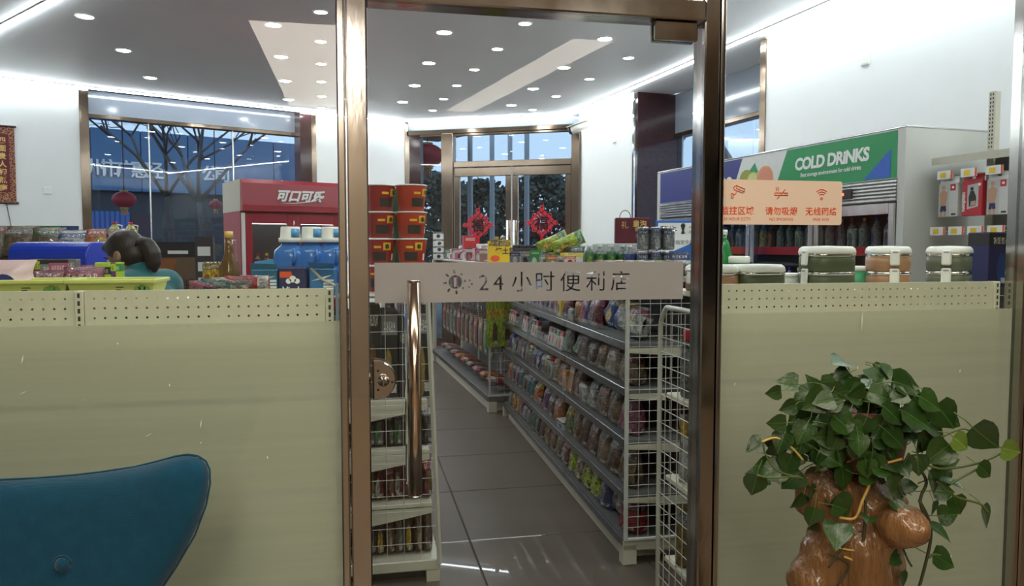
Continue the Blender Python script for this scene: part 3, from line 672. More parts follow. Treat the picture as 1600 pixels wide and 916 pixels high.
# --- the long unit along the aisle
A_LOC, A_RZ, A_LEN = Vector((1.212, 1.235, 0)), R(-.85), 3.28
LEV = [.12, .345, .600, .840, 1.055]
gondola('long cream shelving unit with grey price rails beside the aisle', A_LOC, A_RZ, A_LEN, .90, LEV, 1.36, 3)
def A(x, y, z=0): c, s = math.cos(A_RZ), math.sin(A_RZ); return (A_LOC.x + c * x - s * y, A_LOC.y + s * x + c * y, z)
SHELF = ['bottom', 'fourth', 'third', 'second', 'top visible']
def P(kind, w, h, t, a, b, c, desc, style='bag', tilt=-.16): return (kind, w, h, t, (a, b, c), desc, style, tilt)
stock = {
 4: [P('pillow', .13, .12, .08, 'white', 'pink', 'yellow', 'pink white candy bag', tilt=-.5), P('pillow', .14, .13, .09, 'white', 'yellow', 'blue', 'white and yellow candy bag', tilt=-.5), P('pillow', .14, .14, .09, 'blue', 'white', 'yellow', 'blue and yellow candy bag', tilt=-.5),
     P('bag', .13, .15, .08, 'maroon', 'pink', 'silver', 'magenta sweets bag'), P('bag', .12, .16, .07, 'purple', 'maroon', 'pink', 'purple sweets bag'), P('jar', .13, .15, .13, 'orange', 'orange', 'gold', 'orange round jar'), P('tub', .11, .09, .10, 'silver', 'white', 'tan', 'clear food tub'),
     P('bag', .11, .13, .06, 'maroon', 'red', 'black', 'dark red snack bag'), P('box', .10, .13, .05, 'yellow', 'yellow', 'black', 'yellow snack box'), P('bag', .10, .12, .06, 'purple', 'pink', 'white', 'violet candy bag'), P('bag', .10, .12, .06, 'pink', 'purple', 'white', 'pink candy bag'), P('bag', .10, .12, .05, 'navy', 'purple', 'silver', 'dark purple candy bag')],
 3: [P('bag', .15, .205, .09, 'cream', 'maroon', 'tan', 'tall bag with maroon top and beige biscuits', 'food'), P('bag', .15, .20, .09, 'tan', 'maroon', 'cream', 'biscuit bag with dark red top', 'food'), P('bag', .13, .20, .09, 'brown', 'orange', 'tan', 'brown nut bag with orange band', 'food'), P('bag', .13, .17, .09, 'tan', 'white', 'brown', 'tan pastry bag', 'food'),
     P('bag', .13, .16, .08, 'cream', 'silver', 'brown', 'pale wafer bag', 'food'), P('bag', .13, .17, .08, 'silver', 'white', 'green', 'silver and green bag', tilt=-.35), P('bag', .12, .14, .07, 'grey', 'silver', 'green', 'grey shiny bag'), 
     P('box', .09, .12, .03, 'white', 'red', 'orange', 'white card box with red print', tilt=-.25), P('box', .09, .12, .03, 'white', 'green', 'orange', 'white card box with green print', tilt=-.25), P('box', .09, .12, .03, 'white', 'black', 'orange', 'white card box with black print', tilt=-.25), P('box', .09, .12, .03, 'white', 'red', 'red', 'white and red card box', tilt=-.25),
     P('tub', .10, .07, .09, 'white', 'white', 'pink', 'white cup of sweets'), P('tub', .10, .07, .09, 'silver', 'pink', 'brown', 'small clear sweets tub')],
 2: [P('bag', .14, .19, .09, 'tan', 'maroon', 'pink', 'clear pastry bag with pink filling', 'food'), P('bag', .13, .20, .09, 'cream', 'black', 'tan', 'clear bag with black label', 'food'), P('bag', .14, .20, .09, 'silver', 'red', 'tan', 'silver bag with red band', 'food'), P('bag', .13, .21, .08, 'silver', 'black', 'white', 'silver bag with black lettering'), P('tub', .13, .15, .11, 'white', 'white', 'silver', 'white ribbed tub', tilt=0),
     P('bag', .12, .16, .08, 'maroon', 'black', 'tan', 'dark brown snack bag'), P('box', .11, .17, .07, 'tan', 'cream', 'orange', 'tan box with orange picture', tilt=-.3), P('box', .08, .13, .06, 'cream', 'orange', 'tan', 'cream box with orange lid', tilt=-.05), P('bag', .12, .15, .09, 'tan', 'tan', 'orange', 'rusk bag with cream filling', 'food'), P('bag', .12, .17, .09, 'orange', 'orange', 'cream', 'bag of orange crisps', 'food'),
     P('jar', .10, .15, .10, 'white', 'white', 'green', 'white jar of milk sweets'), P('jar', .10, .15, .10, 'cream', 'green', 'tan', 'cream jar with green print'), P('bag', .11, .13, .07, 'silver', 'white', 'navy', 'white and silver bag'), P('bag', .11, .13, .07, 'navy', 'blue', 'white', 'dark blue bag'), P('bag', .10, .13, .07, 'blue', 'white', 'red', 'bright blue bag')],
 1: [P('bag', .13, .16, .08, 'grey', 'silver', 'tan', 'grey clear bag of nuts', 'food'), P('bag', .14, .17, .09, 'silver', 'white', 'brown', 'crumpled silver foil bag', 'food'), P('bag', .13, .20, .08, 'brown', 'brown', 'tan', 'brown bag of date cookies', 'food'), P('bag', .13, .20, .08, 'brown', 'maroon', 'brown', 'dark brown cookie bag', 'food'), P('bag', .13, .19, .09, 'tan', 'brown', 'brown', 'crunchy brown cookie bag', 'food'), P('bag', .13, .17, .09, 'gold', 'brown', 'tan', 'golden brown twist bag', 'food'),
     P('bag', .12, .15, .08, 'green', 'yellow', 'gold', 'green and gold bag'), P('box', .14, .05, .10, 'white', 'navy', 'blue', 'white and navy flat box', tilt=.25), P('bag', .12, .14, .08, 'brown', 'tan', 'orange', 'small biscuit bag', 'food'), P('bag', .12, .14, .07, 'tan', 'white', 'brown', 'small rusk bag', 'food'), P('bag', .12, .15, .07, 'purple', 'white', 'pink', 'lilac and white bag'), P('tub', .12, .08, .10, 'silver', 'purple', 'tan', 'clear tub with lilac lid'), P('bag', .12, .14, .08, 'orange', 'yellow', 'orange', 'orange corn bag'), P('bag', .11, .16, .08, 'teal', 'white', 'teal', 'teal green bag'), P('bag', .11, .15, .07, 'teal', 'white', 'maroon', 'sea green striped bag')],
 0: [P('bag', .12, .17, .10, 'silver', 'grey', 'red', 'clear bag with silver trays', 'food'), P('pillow', .14, .15, .09, 'white', 'red', 'silver', 'white bag with red diagonal', tilt=-.35), P('bag', .11, .17, .09, 'blue', 'blue', 'silver', 'bag with bright blue seal'), P('bag', .12, .20, .10, 'lime', 'lime', 'brown', 'lime yellow pack with brown drops', 'spots'), P('bag', .12, .20, .10, 'lime', 'yellow', 'brown', 'pale lime pack with brown dots', 'spots'), P('bag', .12, .20, .10, 'cream', 'lime', 'brown', 'cream pack with lime top', 'spots'), P('bag', .12, .20, .10, 'lime', 'lime', 'maroon', 'lime pack with dark red drops', 'spots'),
     P('bag', .12, .17, .09, 'maroon', 'red', 'white', 'red bag with white patch'), P('bag', .12, .17, .09, 'brown', 'red', 'cream', 'brown bag with red top', 'food'), P('bag', .12, .16, .09, 'maroon', 'maroon', 'tan', 'maroon peanut bag', 'food'), P('bag', .12, .17, .09, 'brown', 'black', 'gold', 'bronze nut bag', 'food'), P('bag', .12, .17, .09, 'tan', 'black', 'brown', 'copper brown bag', 'food'), P('bag', .12, .17, .09, 'black', 'black', 'silver', 'glossy black bag'), P('bag', .12, .16, .09, 'black', 'grey', 'green', 'black sparkling bag', 'food'), P('tub', .13, .13, .09, 'silver', 'silver', 'grey', 'round silver foil tray', tilt=-.3), P('tub', .13, .13, .09, 'grey', 'silver', 'white', 'foil tray under clear lid', tilt=-.3), P('bag', .12, .15, .08, 'maroon', 'red', 'tan', 'rust red bag'), P('bag', .12, .17, .08, 'yellow', 'yellow', 'red', 'bright yellow bag'), P('bag', .12, .16, .08, 'yellow', 'black', 'red', 'yellow and black bag')],
}
rnd = random.Random(4)
for lv, specs in stock.items():
    y = .05; i = 0
    seqn = list(specs); 
    while y < A_LEN - .09 and i < 30:
        # far half: repeat the farther packs in a reshuffled order
        sp = seqn[i] if i < len(seqn) else specs[rnd.randrange(len(specs) // 2, len(specs))]
        kind, w, h, t, cols, desc, style, tilt = sp; tilt = tilt * (.35 if tilt > -.2 else .6)
        if kind in ('bag', 'pillow'): w, t, h = w * 1.25, t * 1.25, h * 1.25
        h = min(h, (LEV[lv + 1] if lv < 4 else 1.34) - LEV[lv] - .042)
        if y + w > A_LEN - .02: break
        yc = y + w / 2; ww = w
        lean = max(0, math.sin(abs(tilt))) * h
        x = .031 + t / 2 + (0 if tilt > -.2 else .015)
        p = A(x, yc, LEV[lv] + .001 + (math.sin(abs(tilt)) * t * .5 if tilt else 0))
        pack(kind, cols, (w * 1.0, t, h * rnd.uniform(.88, 1.02) if kind == 'bag' else h), p, A_RZ - PI / 2 + rnd.uniform(-.06, .06), '%s, %s from glass end on %s shelf' % (desc, ORD[i], SHELF[lv]), 'packs on the %s shelf of the long unit' % SHELF[lv], style, i + lv, tilt)
        y += w * 1.02 + rnd.uniform(.003, .012); i += 1

# --- second row: mesh ended unit with hanging packs farther down the aisle
# packs on the far face of the unit, seen through its mesh end
for lv in range(5):
    for k in range(3):
        a, b_, c_ = [('maroon', 'red', 'tan'), ('tan', 'maroon', 'brown'), ('silver', 'grey', 'black'), ('brown', 'gold', 'tan'), ('maroon', 'orange', 'cream')][(lv + k) % 5]
        pack('bag', (a, b_, c_), (.13, .10, .19), A(.84 - .0, .10 + k * .145, LEV[lv] + .001), A_RZ + PI / 2, '%s bag on the far face, %s level from floor, %s from mesh end' % (a, ORD[lv], ORD[k]), 'packs on the far face of the long unit', 'food', k + lv, -.14)
        pack('bag', (c_, a, b_), (.12, .09, .17), A(.62, .07 + k * .14, LEV[lv] + .001), A_RZ + PI / 2, '%s bag deep inside the far face, %s level from floor, %s from mesh end' % (c_, ORD[lv], ORD[k]), 'packs on the far face of the long unit', 'bag', k + lv + 1, -.1)
B_LOC, B_RZ, B_LEN = Vector((1.155, 4.64, 0)), R(3.1), 3.35
def Bp(x, y, z=0): c, s = math.cos(B_RZ), math.sin(B_RZ); return (B_LOC.x + c * x - s * y, B_LOC.y + s * x + c * y, z)
tB = thing('hook_unit', 'cream shelving unit hung with snack packs farther down the aisle', 'shelving', B_LOC, B_RZ)
B1(.03, .86, .08, B_LEN - .08, 0, .10).build('plinth', M['cream'], tB); B1(.0, .90, .0, B_LEN, .10, .15, bev=.006).build('base_deck', M['shelf_shade'], tB); B1(-.004, .0, .02, B_LEN - .02, .105, .145).build('price_rail', M['rail'], tB)
for y in (0, B_LEN - .07):
    for x in (.0, .82): B1(x, x + .08, y, y + .07, 0, .10, bev=.004).build('foot', M['cream'], tB)
for k in range(3):
    for q in range(4): B1(.394, .406, .02 + k * 1.1, 1.09 + k * 1.1, .155 + q * .3, .45 + q * .3).build('back_panel', M['shelf_shade'], tB)
    B1(.02, .88, .01 + k * 1.115, 1.11 + k * 1.115, 1.34, 1.36, bev=.003).build('top_board', M['white_metal'], tB)
for y in (.0, 1.11, 2.22, B_LEN - .04): B1(.38, .42, y, y + .04, .15, 1.35, bev=.003).build('upright', M['cream'], tB)
for y in (B_LEN - .03,): B1(.0, .05, y, y + .03, .15, 1.345, bev=.004).build('end_post', M['cream'], tB)
B1(.0, .018, -.012, 0, .15, 1.34, bev=.003).box(.40, .418, -.012, 0, .15, 1.34, bev=.003).box(.018, .40, -.012, 0, 1.32, 1.34).box(.018, .40, -.012, 0, .15, .165).build('end_frame', M['white_metal'], tB)
wire_part(wires(.018, .40, .165, 1.32, .065, .075, plane='y', at_=-.006), tB)
hookm = MB().tube([(.39, 0, .0), (.06, 0, .0), (.05, 0, .012)], .003, 5).box(.384, .394, -.012, .012, -.03, .012).mesh('hook', M['chrome'])
def hang_mesh():
    b = MB(); f = lambda s, t: .5 * ((1 - abs(2 * s - 1) ** 3) ** .6) * ((1 - abs(2 * t - 1) ** 4) ** .6)
    b.grid(lambda s, t: (s - .5, -f(s, t) - .02, t * .84), 6, 8); b.grid(lambda s, t: (.5 - s, f(s, t) + .02, t * .84), 6, 8)
    b.box(-.5, .5, -.04, .04, .84, .94).box(-.5, -.09, -.04, .04, .94, .97).box(.09, .5, -.04, .04, .94, .97).box(-.5, .5, -.04, .04, .97, 1)
    return b.mesh('hanging_pack', M['paper'])
HANG = hang_mesh()
def hang(cols, size, loc, rz, label, group, seed, style='bag'):
    o = link('hanging_pack', HANG, None, loc, rz); o.scale = size; s = o.material_slots[0]; s.link = 'OBJECT'; s.material = pack_mat(*cols, style, seed); return tag(o, label, 'snack pack', group)
hp = [('maroon', 'brown', 'tan', 'dark red'), ('brown', 'maroon', 'black', 'brown'), ('silver', 'white', 'red', 'white and red'), ('black', 'grey', 'silver', 'black speckled'), ('grey', 'black', 'green', 'dark grey'), ('tan', 'gold', 'brown', 'tan'), ('maroon', 'red', 'pink', 'wine red'), ('brown', 'black', 'gold', 'coffee brown')]
for r_, (z, h) in enumerate(((1.27, .26), (.80, .34))):
    for k in range(13):
        y = .18 + k * .235
        link('hook', hookm, tB, (0, y, z))
        if k == 12: continue
        cn = hp[(k * (2 - r_) + r_ * 3) % 8]
        for q in range(2):
            x = .07 + q * .10
            hang(cn[:3], (.17, .035, h), Bp(x, y, z - h * .955), B_RZ - PI / 2, '%s hanging pack, %s hook from mesh end, %s row, %s on it' % (cn[3], ORD[k], ('upper', 'lower')[r_], ('first', 'behind')[q]), 'packs hanging in the second unit', k + r_, 'food' if k % 3 == 1 else 'bag')
for c_, x in enumerate((.03, .145)):
    hk = link('hook', hookm, tB, (x, .0, 1.06)); hk.rotation_euler.z = PI / 2; hk.location = (x, -.075, 1.05); hk.scale = (.18, 1, 1)
    for q in range(5):
        z = .68 - q * .018 + (.008 if c_ else 0)
        hang(('lime', 'yellow', 'brown'), (.112, .016, .36), Bp(x, -.020 - q * .011, z), B_RZ, 'lime green hanging pouch, %s from front in the %s column' % (ORD[4 - q], ('aisle side', 'inner')[c_]), 'lime pouches on the mesh end', 1)
for k in range(9):
    cols = [('maroon', 'silver', 'red'), ('orange', 'yellow', 'orange'), ('silver', 'maroon', 'pink'), ('brown', 'black', 'tan')][k % 4]
    pack('pillow', cols, (.20, .08, .26), Bp(.30, .25 + k * .33, .205), B_RZ - PI / 2, '%s bag lying on low deck under hanging packs, %s from mesh end' % (['red', 'orange', 'silver', 'brown'][k % 4], ORD[k]), 'bags lying on the low deck', 'food', k, tilt=1.35)
# far rack end and mesh unit of the near aisle
tD = thing('hook_unit', 'small distant rack with dark hanging packs beyond the aisle', 'shelving', (.35, 8.15, 0), R(3))
B1(.0, .5, .0, .5, .08, .14, bev=.005).build('base_deck', M['cream'], tD); B1(.02, .46, .46, .48, .14, 1.3).build('back_panel', M['white_metal'], tD)
for x in (.0, .46): B1(x, x + .04, .44, .48, 0, 1.34, bev=.003).build('upright', M['cream'], tD); B1(x, x + .04, .0, .06, 0, .08).build('foot', M['cream'], tD)
for k in range(6):
    x = .08 + .16 * (k % 3); z = (.95, .55)[k // 3]
    h_ = link('hook', hookm, tD, (x, .08, z + .29)); h_.rotation_euler.z = PI / 2
    hang((('black', 'grey', 'silver'), ('grey', 'white', 'black'), ('black', 'maroon', 'silver'))[k % 3], (.13, .03, .30), (.35 + x, 8.15 + .2, z), 0, 'dark pack on the small distant rack, %s row, %s across' % (('upper', 'lower')[k // 3], ORD[k % 3]), 'packs on the distant rack', k)

# --- unit just inside the door, seen through its mesh end
C_Y = 1.25
tC = thing('shelf_unit', 'cream shelving unit with mesh end just inside the entrance door', 'shelving', (-.36, C_Y, 0))
B1(.03, .69, .06, 1.3, 0, .05).build('plinth', M['black'], tC); B1(.0, .71, .0, 1.35, .05, .10, bev=.005).build('base_deck', M['cream'], tC)
B1(.0, .06, .0, .06, 0, .05).build('foot', M['cream'], tC); B1(.65, .71, .0, .06, 0, .05).build('foot', M['cream'], tC)
for y in (.0, 1.31): B1(.335, .375, y, y + .04, .1, 1.30).build('upright', M['cream'], tC)
B1(.349, .361, .04, 1.31, .11, 1.28).build('back_panel', M['white_metal'], tC); B1(.05, .66, .0, 1.35, 1.28, 1.30, bev=.003).build('top_board', M['white_metal'], tC)
for z in (.355, .600, .825):
    for a, b in ((.02, .335), (.375, .69)):
        k = .05 * (z - .1) / 1.2; sh = B1(max(a, .02 + k), min(b, .69 - k), .02, 1.33, z - .02, z, bev=.003).build('shelf_board', M['cream'], tC)
        xe = .69 - k
        if b > .5: MB().prism([(.375, z - .021), (xe, z - .021), (xe, z - .045), (.375, z - .095)], .012, .018, 'y').build('bracket', M['cream'], sh)
        else: MB().prism([(.335, z - .021), (.02 + k, z - .021), (.02 + k, z - .045), (.335, z - .095)], .012, .018, 'y').build('bracket', M['cream'], sh)
fr = MB(); fr.tube([(.708, -.008, .08), (.662, -.008, 1.29)], .011, 4); fr.tube([(.002, -.008, .08), (.048, -.008, 1.29)], .011, 4); fr.tube([(.045, -.008, 1.29), (.665, -.008, 1.29)], .008, 4); fr.build('end_frame', M['cream'], tC)
wire_part(wires(.03, .70, .11, 1.28, .0715, .0715, plane='y', at_=-.008, top=lambda z: .70 - .045 * (z - .08) / 1.2), tC)
lvl = [(.101, .235, [('brown', 'black', 'silver', 'dark brown'), ('black', 'brown', 'yellow', 'black and yellow'), ('brown', 'brown', 'cream', 'brown striped')], 'bottom', 'bag'), (.356, .19, [('maroon', 'red', 'gold', 'maroon'), ('maroon', 'maroon', 'white', 'wine red')], 'second', 'bag'),
       (.601, .17, [('black', 'silver', 'grey', 'black and silver'), ('grey', 'black', 'green', 'dark green')], 'third', 'bag'), (.826, .42, [('black', 'black', 'brown', 'black'), ('black', 'grey', 'gold', 'black and gold')], 'top', 'box')]
for z, h, cols, nm, kind in lvl:
    nn = 7 if kind == 'bag' else 4
    for side in (0, 1):
        for q in range(nn // (1 if side else 2)):
            w = .30 / nn if side else .28 / (nn // 2)
            cn = cols[q % len(cols)]
            x = -.36 + (.385 + w * (q + .5) if side else .045 + w * (q + .5))
            pack(kind, cn[:3], (w * 1.12 if kind == 'bag' else w * .94, .11 if kind == 'bag' else .2, h * (1 - .06 * (q % 3))), (x, C_Y + .10 + (.02 if kind == 'bag' else .05), z), random.Random(q).uniform(-.15, .15) if kind == 'bag' else 0,
                 '%s pack behind the mesh end, %s shelf, %s side, %s across' % (cn[3], nm, ('checkout', 'aisle')[side], ORD[q]), 'packs behind the mesh end by the door', 'bag', q, -.12 if kind == 'bag' else 0)
# ------------------------------------------------------------------ crimson two-door drinks fridge
def disc_print(mb, c, r, y, n=20, mat=0, r0=0):
    vs = [(c[0] + r * math.cos(2 * PI * i / n), y, c[1] + r * math.sin(2 * PI * i / n)) for i in range(n)]
    if r0: vs += [(c[0] + r0 * math.cos(2 * PI * i / n), y, c[1] + r0 * math.sin(2 * PI * i / n)) for i in range(n)]; mb.add(vs, [(i, (i + 1) % n, n + (i + 1) % n, n + i) for i in range(n)], mat=mat)
    else: mb.add(vs, [tuple(range(n))], mat=mat)
    return mb
def flat(pts, y, mb=None, mat=0):
    mb = mb or MB(); return mb.add([(x, y, z) for x, z in pts], [tuple(range(len(pts)))], mat=mat)
KW, KD, KH = .87, .56, 2.06
k0 = at(376, 320, 6.25); KRZ = R(23)
ck = thing('drinks_fridge', 'crimson two-door drinks fridge with white script on its curved header', 'fridge', (k0.x, k0.y, 0), KRZ)
M['inner'] = plain('fridge_interior', (.05, .05, .055), .4)
b = MB(); b.box(0, .03, .02, KD, .06, 1.80).box(KW - .03, KW, .02, KD, .06, 1.80); b.box(.03, KW - .03, .02, KD, .06, .24).box(.03, KW - .03, .02, KD, 1.76, 1.80); b.build('cabinet', M['cokered'], ck)
B1(.03, KW - .03, KD - .02, KD, .24, 1.76).build('back_lining', M['inner'], ck)
B1(.05, KW - .05, .06, KD - .05, 0, .06).build('base', M['black'], ck)
hdr = MB().prism([(-.06, 1.80), (-.06, 1.85)] + [(-.06 + .02 * t, 1.85 + .21 * t) for t in (.3, .6, .85)] + [(-.02, 2.06), (.0, 2.062), (KD, 2.062), (KD, 1.80)], 0, KW, 'x'); ho = hdr.build('header', M['cokered'], ck)
B1(-.003, 0, .0, KD, 1.80, 2.06).build('header_end', M['cream'], ck)
hc = lettering('可口可乐', M['inkwhite'], ho, (.47, -.066, 1.895), .102, offset=.0045, shear=.35, extrude=.002, name='script_lettering'); hc.rotation_euler.x = PI / 2 - .095
flat([(.30, 1.868), (.44, 1.876), (.58, 1.896), (.67, 1.925), (.58, 1.887), (.44, 1.870)], -.066).build('swash', M['inkwhite'], ho)
for i in (0, 1):
    x0, x1 = .03 + i * (KW / 2 - .015), KW / 2 - .005 + .015 * i + i * (KW / 2 - .045)
    x0, x1 = (.03, KW / 2 - .004) if i == 0 else (KW / 2 + .004, KW - .03)
    d = MB(); st = .055
    d.box(x0, x0 + st, -.02, .02, .25, 1.78, bev=.004).box(x1 - st, x1, -.02, .02, .25, 1.78, bev=.004).box(x0 + st, x1 - st, -.02, .02, .25, .33).box(x0 + st, x1 - st, -.02, .02, 1.70, 1.78)
    do = d.build('door', M['cokered'], ck); B1(x0 + st, x1 - st, -.004, .004, .33, 1.70).build('pane', M['glass'], do)
    hx = x1 - .03 if i == 0 else x0 + .03; B1(hx - .012, hx + .012, -.045, -.02, .9, 1.3, bev=.006).build('handle', M['white'], do)
B1(.0, .028, -.024, .0, .25, 1.785, bev=.004).build('edge_strip', M['white'], ck)
for z in (.58, .92, 1.25): 
    s_ = B1(.04, KW - .04, .08, KD - .04, z - .012, z).build('shelf', M['alu'], ck); B1(.04, KW - .04, .072, .08, z - .02, z + .02).build('price_strip', M['red'], s_)
B1(.04, KW - .04, .10, .13, 1.70, 1.73).build('fridge_lamp', glow('fridge_lamp', (.9, .95, 1), 2.0), ck)
sd = MB(); sd.box(-.001, 0, .2, .46, 1.20, 1.50)
for z in (1.36, 1.30, 1.24): pass
flat_side = link('side_print', text_mesh('7度喝刚刚好', .075, offset=.002).copy(), ck, (-.003, .33, 1.34)); flat_side.data.materials.clear(); flat_side.data.materials.append(M['inkwhite']); flat_side.rotation_euler = (PI / 2, 0, -PI / 2)
f2 = link('side_print', text_mesh('冰爽更畅快', .075, offset=.002).copy(), ck, (-.003, .33, 1.24)); f2.data.materials.clear(); f2.data.materials.append(M['inkwhite']); f2.rotation_euler = (PI / 2, 0, -PI / 2)
q = MB(); disc_print(q, (0, 0), .07, 0, r0=.055); q.add([(-.17, 0, .0), (-.08, 0, 0), (-.08, 0, .006), (-.17, 0, .006)], [(0, 1, 2, 3)]).add([(.17, 0, .0), (.08, 0, 0), (.08, 0, .006), (.17, 0, .006)], [(0, 1, 2, 3)]); q.add([(-.17, 0, -.36), (.17, 0, -.36), (.17, 0, -.354), (-.17, 0, -.354)], [(0, 1, 2, 3)])
for x in (-.17, .165): q.add([(x, 0, -.36), (x + .005, 0, -.36), (x + .005, 0, 0), (x, 0, 0)], [(0, 1, 2, 3)])
qo = q.build('side_print', M['inkwhite'], ck, (-.003, .33, 1.56)); qo.rotation_euler.z = -PI / 2
q = MB(); disc_print(q, (0, 0), .052, 0); disc_print(q, (.0, .01), .028, -.0006, mat=1); qo = q.build('side_emblem', [plain('sky_print', (.1, .25, .55), .4), M['inkwhite']], ck, (-.003, .33, 1.56)); qo.rotation_euler.z = -PI / 2
def in_frame(o, rz, x, y, z): c, s = math.cos(rz), math.sin(rz); return (o[0] + c * x - s * y, o[1] + s * x + c * y, z)
fz = [(.242, 'lowest'), (.582, 'second'), (.922, 'third'), (1.252, 'upper')]
fcol = {0: [('white', 'white', 'silver'), ('silver', 'white', 'green')], 1: [('white', 'silver', 'red'), ('silver', 'white', 'blue')], 2: [('black', 'red', 'black'), ('maroon', 'red', 'black')], 3: [('red', 'red', 'black'), ('red', 'white', 'red'), ('green', 'green', 'white')]}
for zi, (z, nm) in enumerate(fz):
    for k in range(10):
        x = .085 + k * .077
        cols = fcol[zi][2 if zi == 3 and k in (4, 5, 6) else k % 2]
        pack('bottle', cols, (.062, .062, (.21, .215, .20, .20)[zi]), in_frame(k0, KRZ, x, .12, z), KRZ, '%s bottle in the crimson fridge, %s from its side print, %s shelf' % ({'white': 'white', 'silver': 'clear', 'black': 'dark', 'maroon': 'cola brown', 'red': 'red', 'green': 'green'}[cols[0]], ORD[k], nm), 'bottles in the crimson fridge', 'bag', k % 2 + zi)

# ------------------------------------------------------------------ long drinks cooler with the green header
FRZ = ANG['R']
f0 = Vector((2.955, 1.60, 0))                  # near front corner; local x runs back along the wall (away from the glass)
FA = FRZ + PI                                  # local x = away, local y = towards the aisle (negative y is into the wall)
FL, FD, FH = 2.75, .62, 2.17
fr_ = thing('drinks_cooler', 'long glass-door drinks cooler with green header and lettering', 'cooler', f0, FA)
M['fgrey'] = plain('cooler_enamel', (.60, .60, .56), .35, grain=.02)
b = MB(); b.box(0, .05, -FD, -.0, .08, FH - .012).box(FL - .05, FL, -FD, 0, .08, FH - .012).box(.05, FL - .05, -FD, -FD + .03, .08, FH - .012).box(.05, FL - .05, -FD + .03, -.02, .08, .20); b.build('cabinet', M['fgrey'], fr_)
B1(.0, FL, -FD, .002, FH - .012, FH, bev=.004).build('top_trim', M['alu'], fr_)
B1(.05, FL - .05, -FD + .1, -.06, 0, .08).build('base', M['black'], fr_)
hz0, hz1 = 1.885, FH - .013
hd = B1(.05, FL - .05, -.5, .0, hz0, hz1).build('header', plain('cooler_header', (.70, .72, .72), .4), fr_)
y = .0015
def pnl(x0, x1, sk0, sk1, mat, nm, yy=.0015): o = MB().add([(x0, yy, hz0 + .004), (x1, yy, hz0 + .004), (x1 + sk1, yy, hz1 - .006), (x0 + sk0, yy, hz1 - .006)], [(3, 2, 1, 0)]).build(nm, mat, hd); return o
pnl(.055, 1.12, 0, -.13, M['green'], 'green_panel'); pnl(1.12, 1.62, -.13, -.13, M['paper'], 'white_panel'); pnl(1.62, FL - .055, -.13, 0, M['navy'], 'navy_panel')
MB().add([(.10, .003, hz0 + .01), (.30, .003, hz0 + .01), (.10, .003, hz0 + .17)], [(0, 2, 1)]).build('blue_wedge', plain('royal_print', (.02, .12, .55), .4), hd)
def ftext(s, x, z, size, mat, **k): o = lettering(s, mat, hd, (x, .004, z), size, rz=PI, **k); return o
ftext('COLD DRiNKS', .585, hz0 + .125, .105, M['inkwhite'], offset=.0045, shear=.08, space=.93); ftext('Best storage environment for cold drinks', .585, hz0 + .075, .036, M['inkwhite'], offset=.0006, space=.9)
ftext('Penbo', 1.80, hz0 + .075, .15, M['inkwhite'], offset=.004)
fruit = MB()
for c, r, m in (((1.44, .095), .085, 0), ((1.36, .085), .072, 1), ((1.36, .085), .060, 2), ((1.22, .095), .092, 3), ((1.22, .095), .078, 4)): disc_print(fruit, (c[0], hz0 + c[1]), r, .003 + .0004 * m, 24, m)
for i in range(8):
    for (cx, cz, r, m) in ((1.36, .085, .056, 1), (1.22, .095, .074, 3)):
        a = PI / 4 * i + .2; fruit.add([(cx + r * math.cos(a - .03), .0052, hz0 + cz + r * math.sin(a - .03)), (cx + r * math.cos(a + .03), .0052, hz0 + cz + r * math.sin(a + .03)), (cx, .0052, hz0 + cz)], [(0, 1, 2)], mat=m)
fruit.add([(1.30, .0032, hz0 + .15), (1.34, .0032, hz0 + .22), (1.40, .0032, hz0 + .17), (1.36, .0032, hz0 + .14)], [(0, 1, 2, 3)], mat=5)
fruit.build('fruit_print', [plain('olive_print', (.35, .38, .06), .4), plain('lemon_rim', (.62, .62, .12), .4), plain('lemon_flesh', (.72, .74, .35), .4), plain('orange_rim', (.80, .36, .10), .4), plain('grapefruit', (.80, .30, .20), .4), M['green']], hd)
vent = MB(); B1(.05, FL - .05, -.3, -.006, 1.76, hz0 - .004).build('vent_backing', M['grey'], fr_)
for i in range(6):
    z = 1.765 + i * .02; B1(.05, FL - .05, -.006, .008, z, z + .013, bev=.002).build('vent_slat', M['alu'], fr_)
ct = B1(.38, .62, .008, .016, 1.79, 1.85, bev=.003).build('control_panel', M['black'], fr_); B1(.44, .54, .0162, .017, 1.812, 1.828).build('red_digits', glow('red_digits', (1, .1, .05), 1.2), ct)
nd = 4; dw = (FL - .10) / nd
for i in range(nd):
    x0, x1 = .05 + i * dw + .004, .05 + (i + 1) * dw - .004; st = .045
    d = MB().box(x0, x0 + st, -.03, .012, .22, 1.75, bev=.004).box(x1 - st, x1, -.03, .012, .22, 1.75, bev=.004).box(x0 + st, x1 - st, -.03, .012, .22, .28).box(x0 + st, x1 - st, -.03, .012, 1.69, 1.75)
    do = d.build('door', M['alu'], fr_); B1(x0 + st, x1 - st, -.012, -.006, .28, 1.69).build('pane', M['glass'], do)
    B1(x1 - .03, x1 - .012, .012, .04, .9, 1.4, bev=.005).build('handle', M['chrome'], do)
B1(.05, FL - .05, -FD + .03, -FD + .035, .2, 1.76).build('back_lining', plain('cooler_interior', (.07, .07, .075), .4), fr_)
for z in (.50, .84, 1.16, 1.48): 
    s_ = B1(.06, FL - .06, -FD + .05, -.09, z - .012, z).build('shelf', M['alu'], fr_); B1(.06, FL - .06, -.09, -.082, z - .03, z + .025).build('price_strip', M['red'], s_)
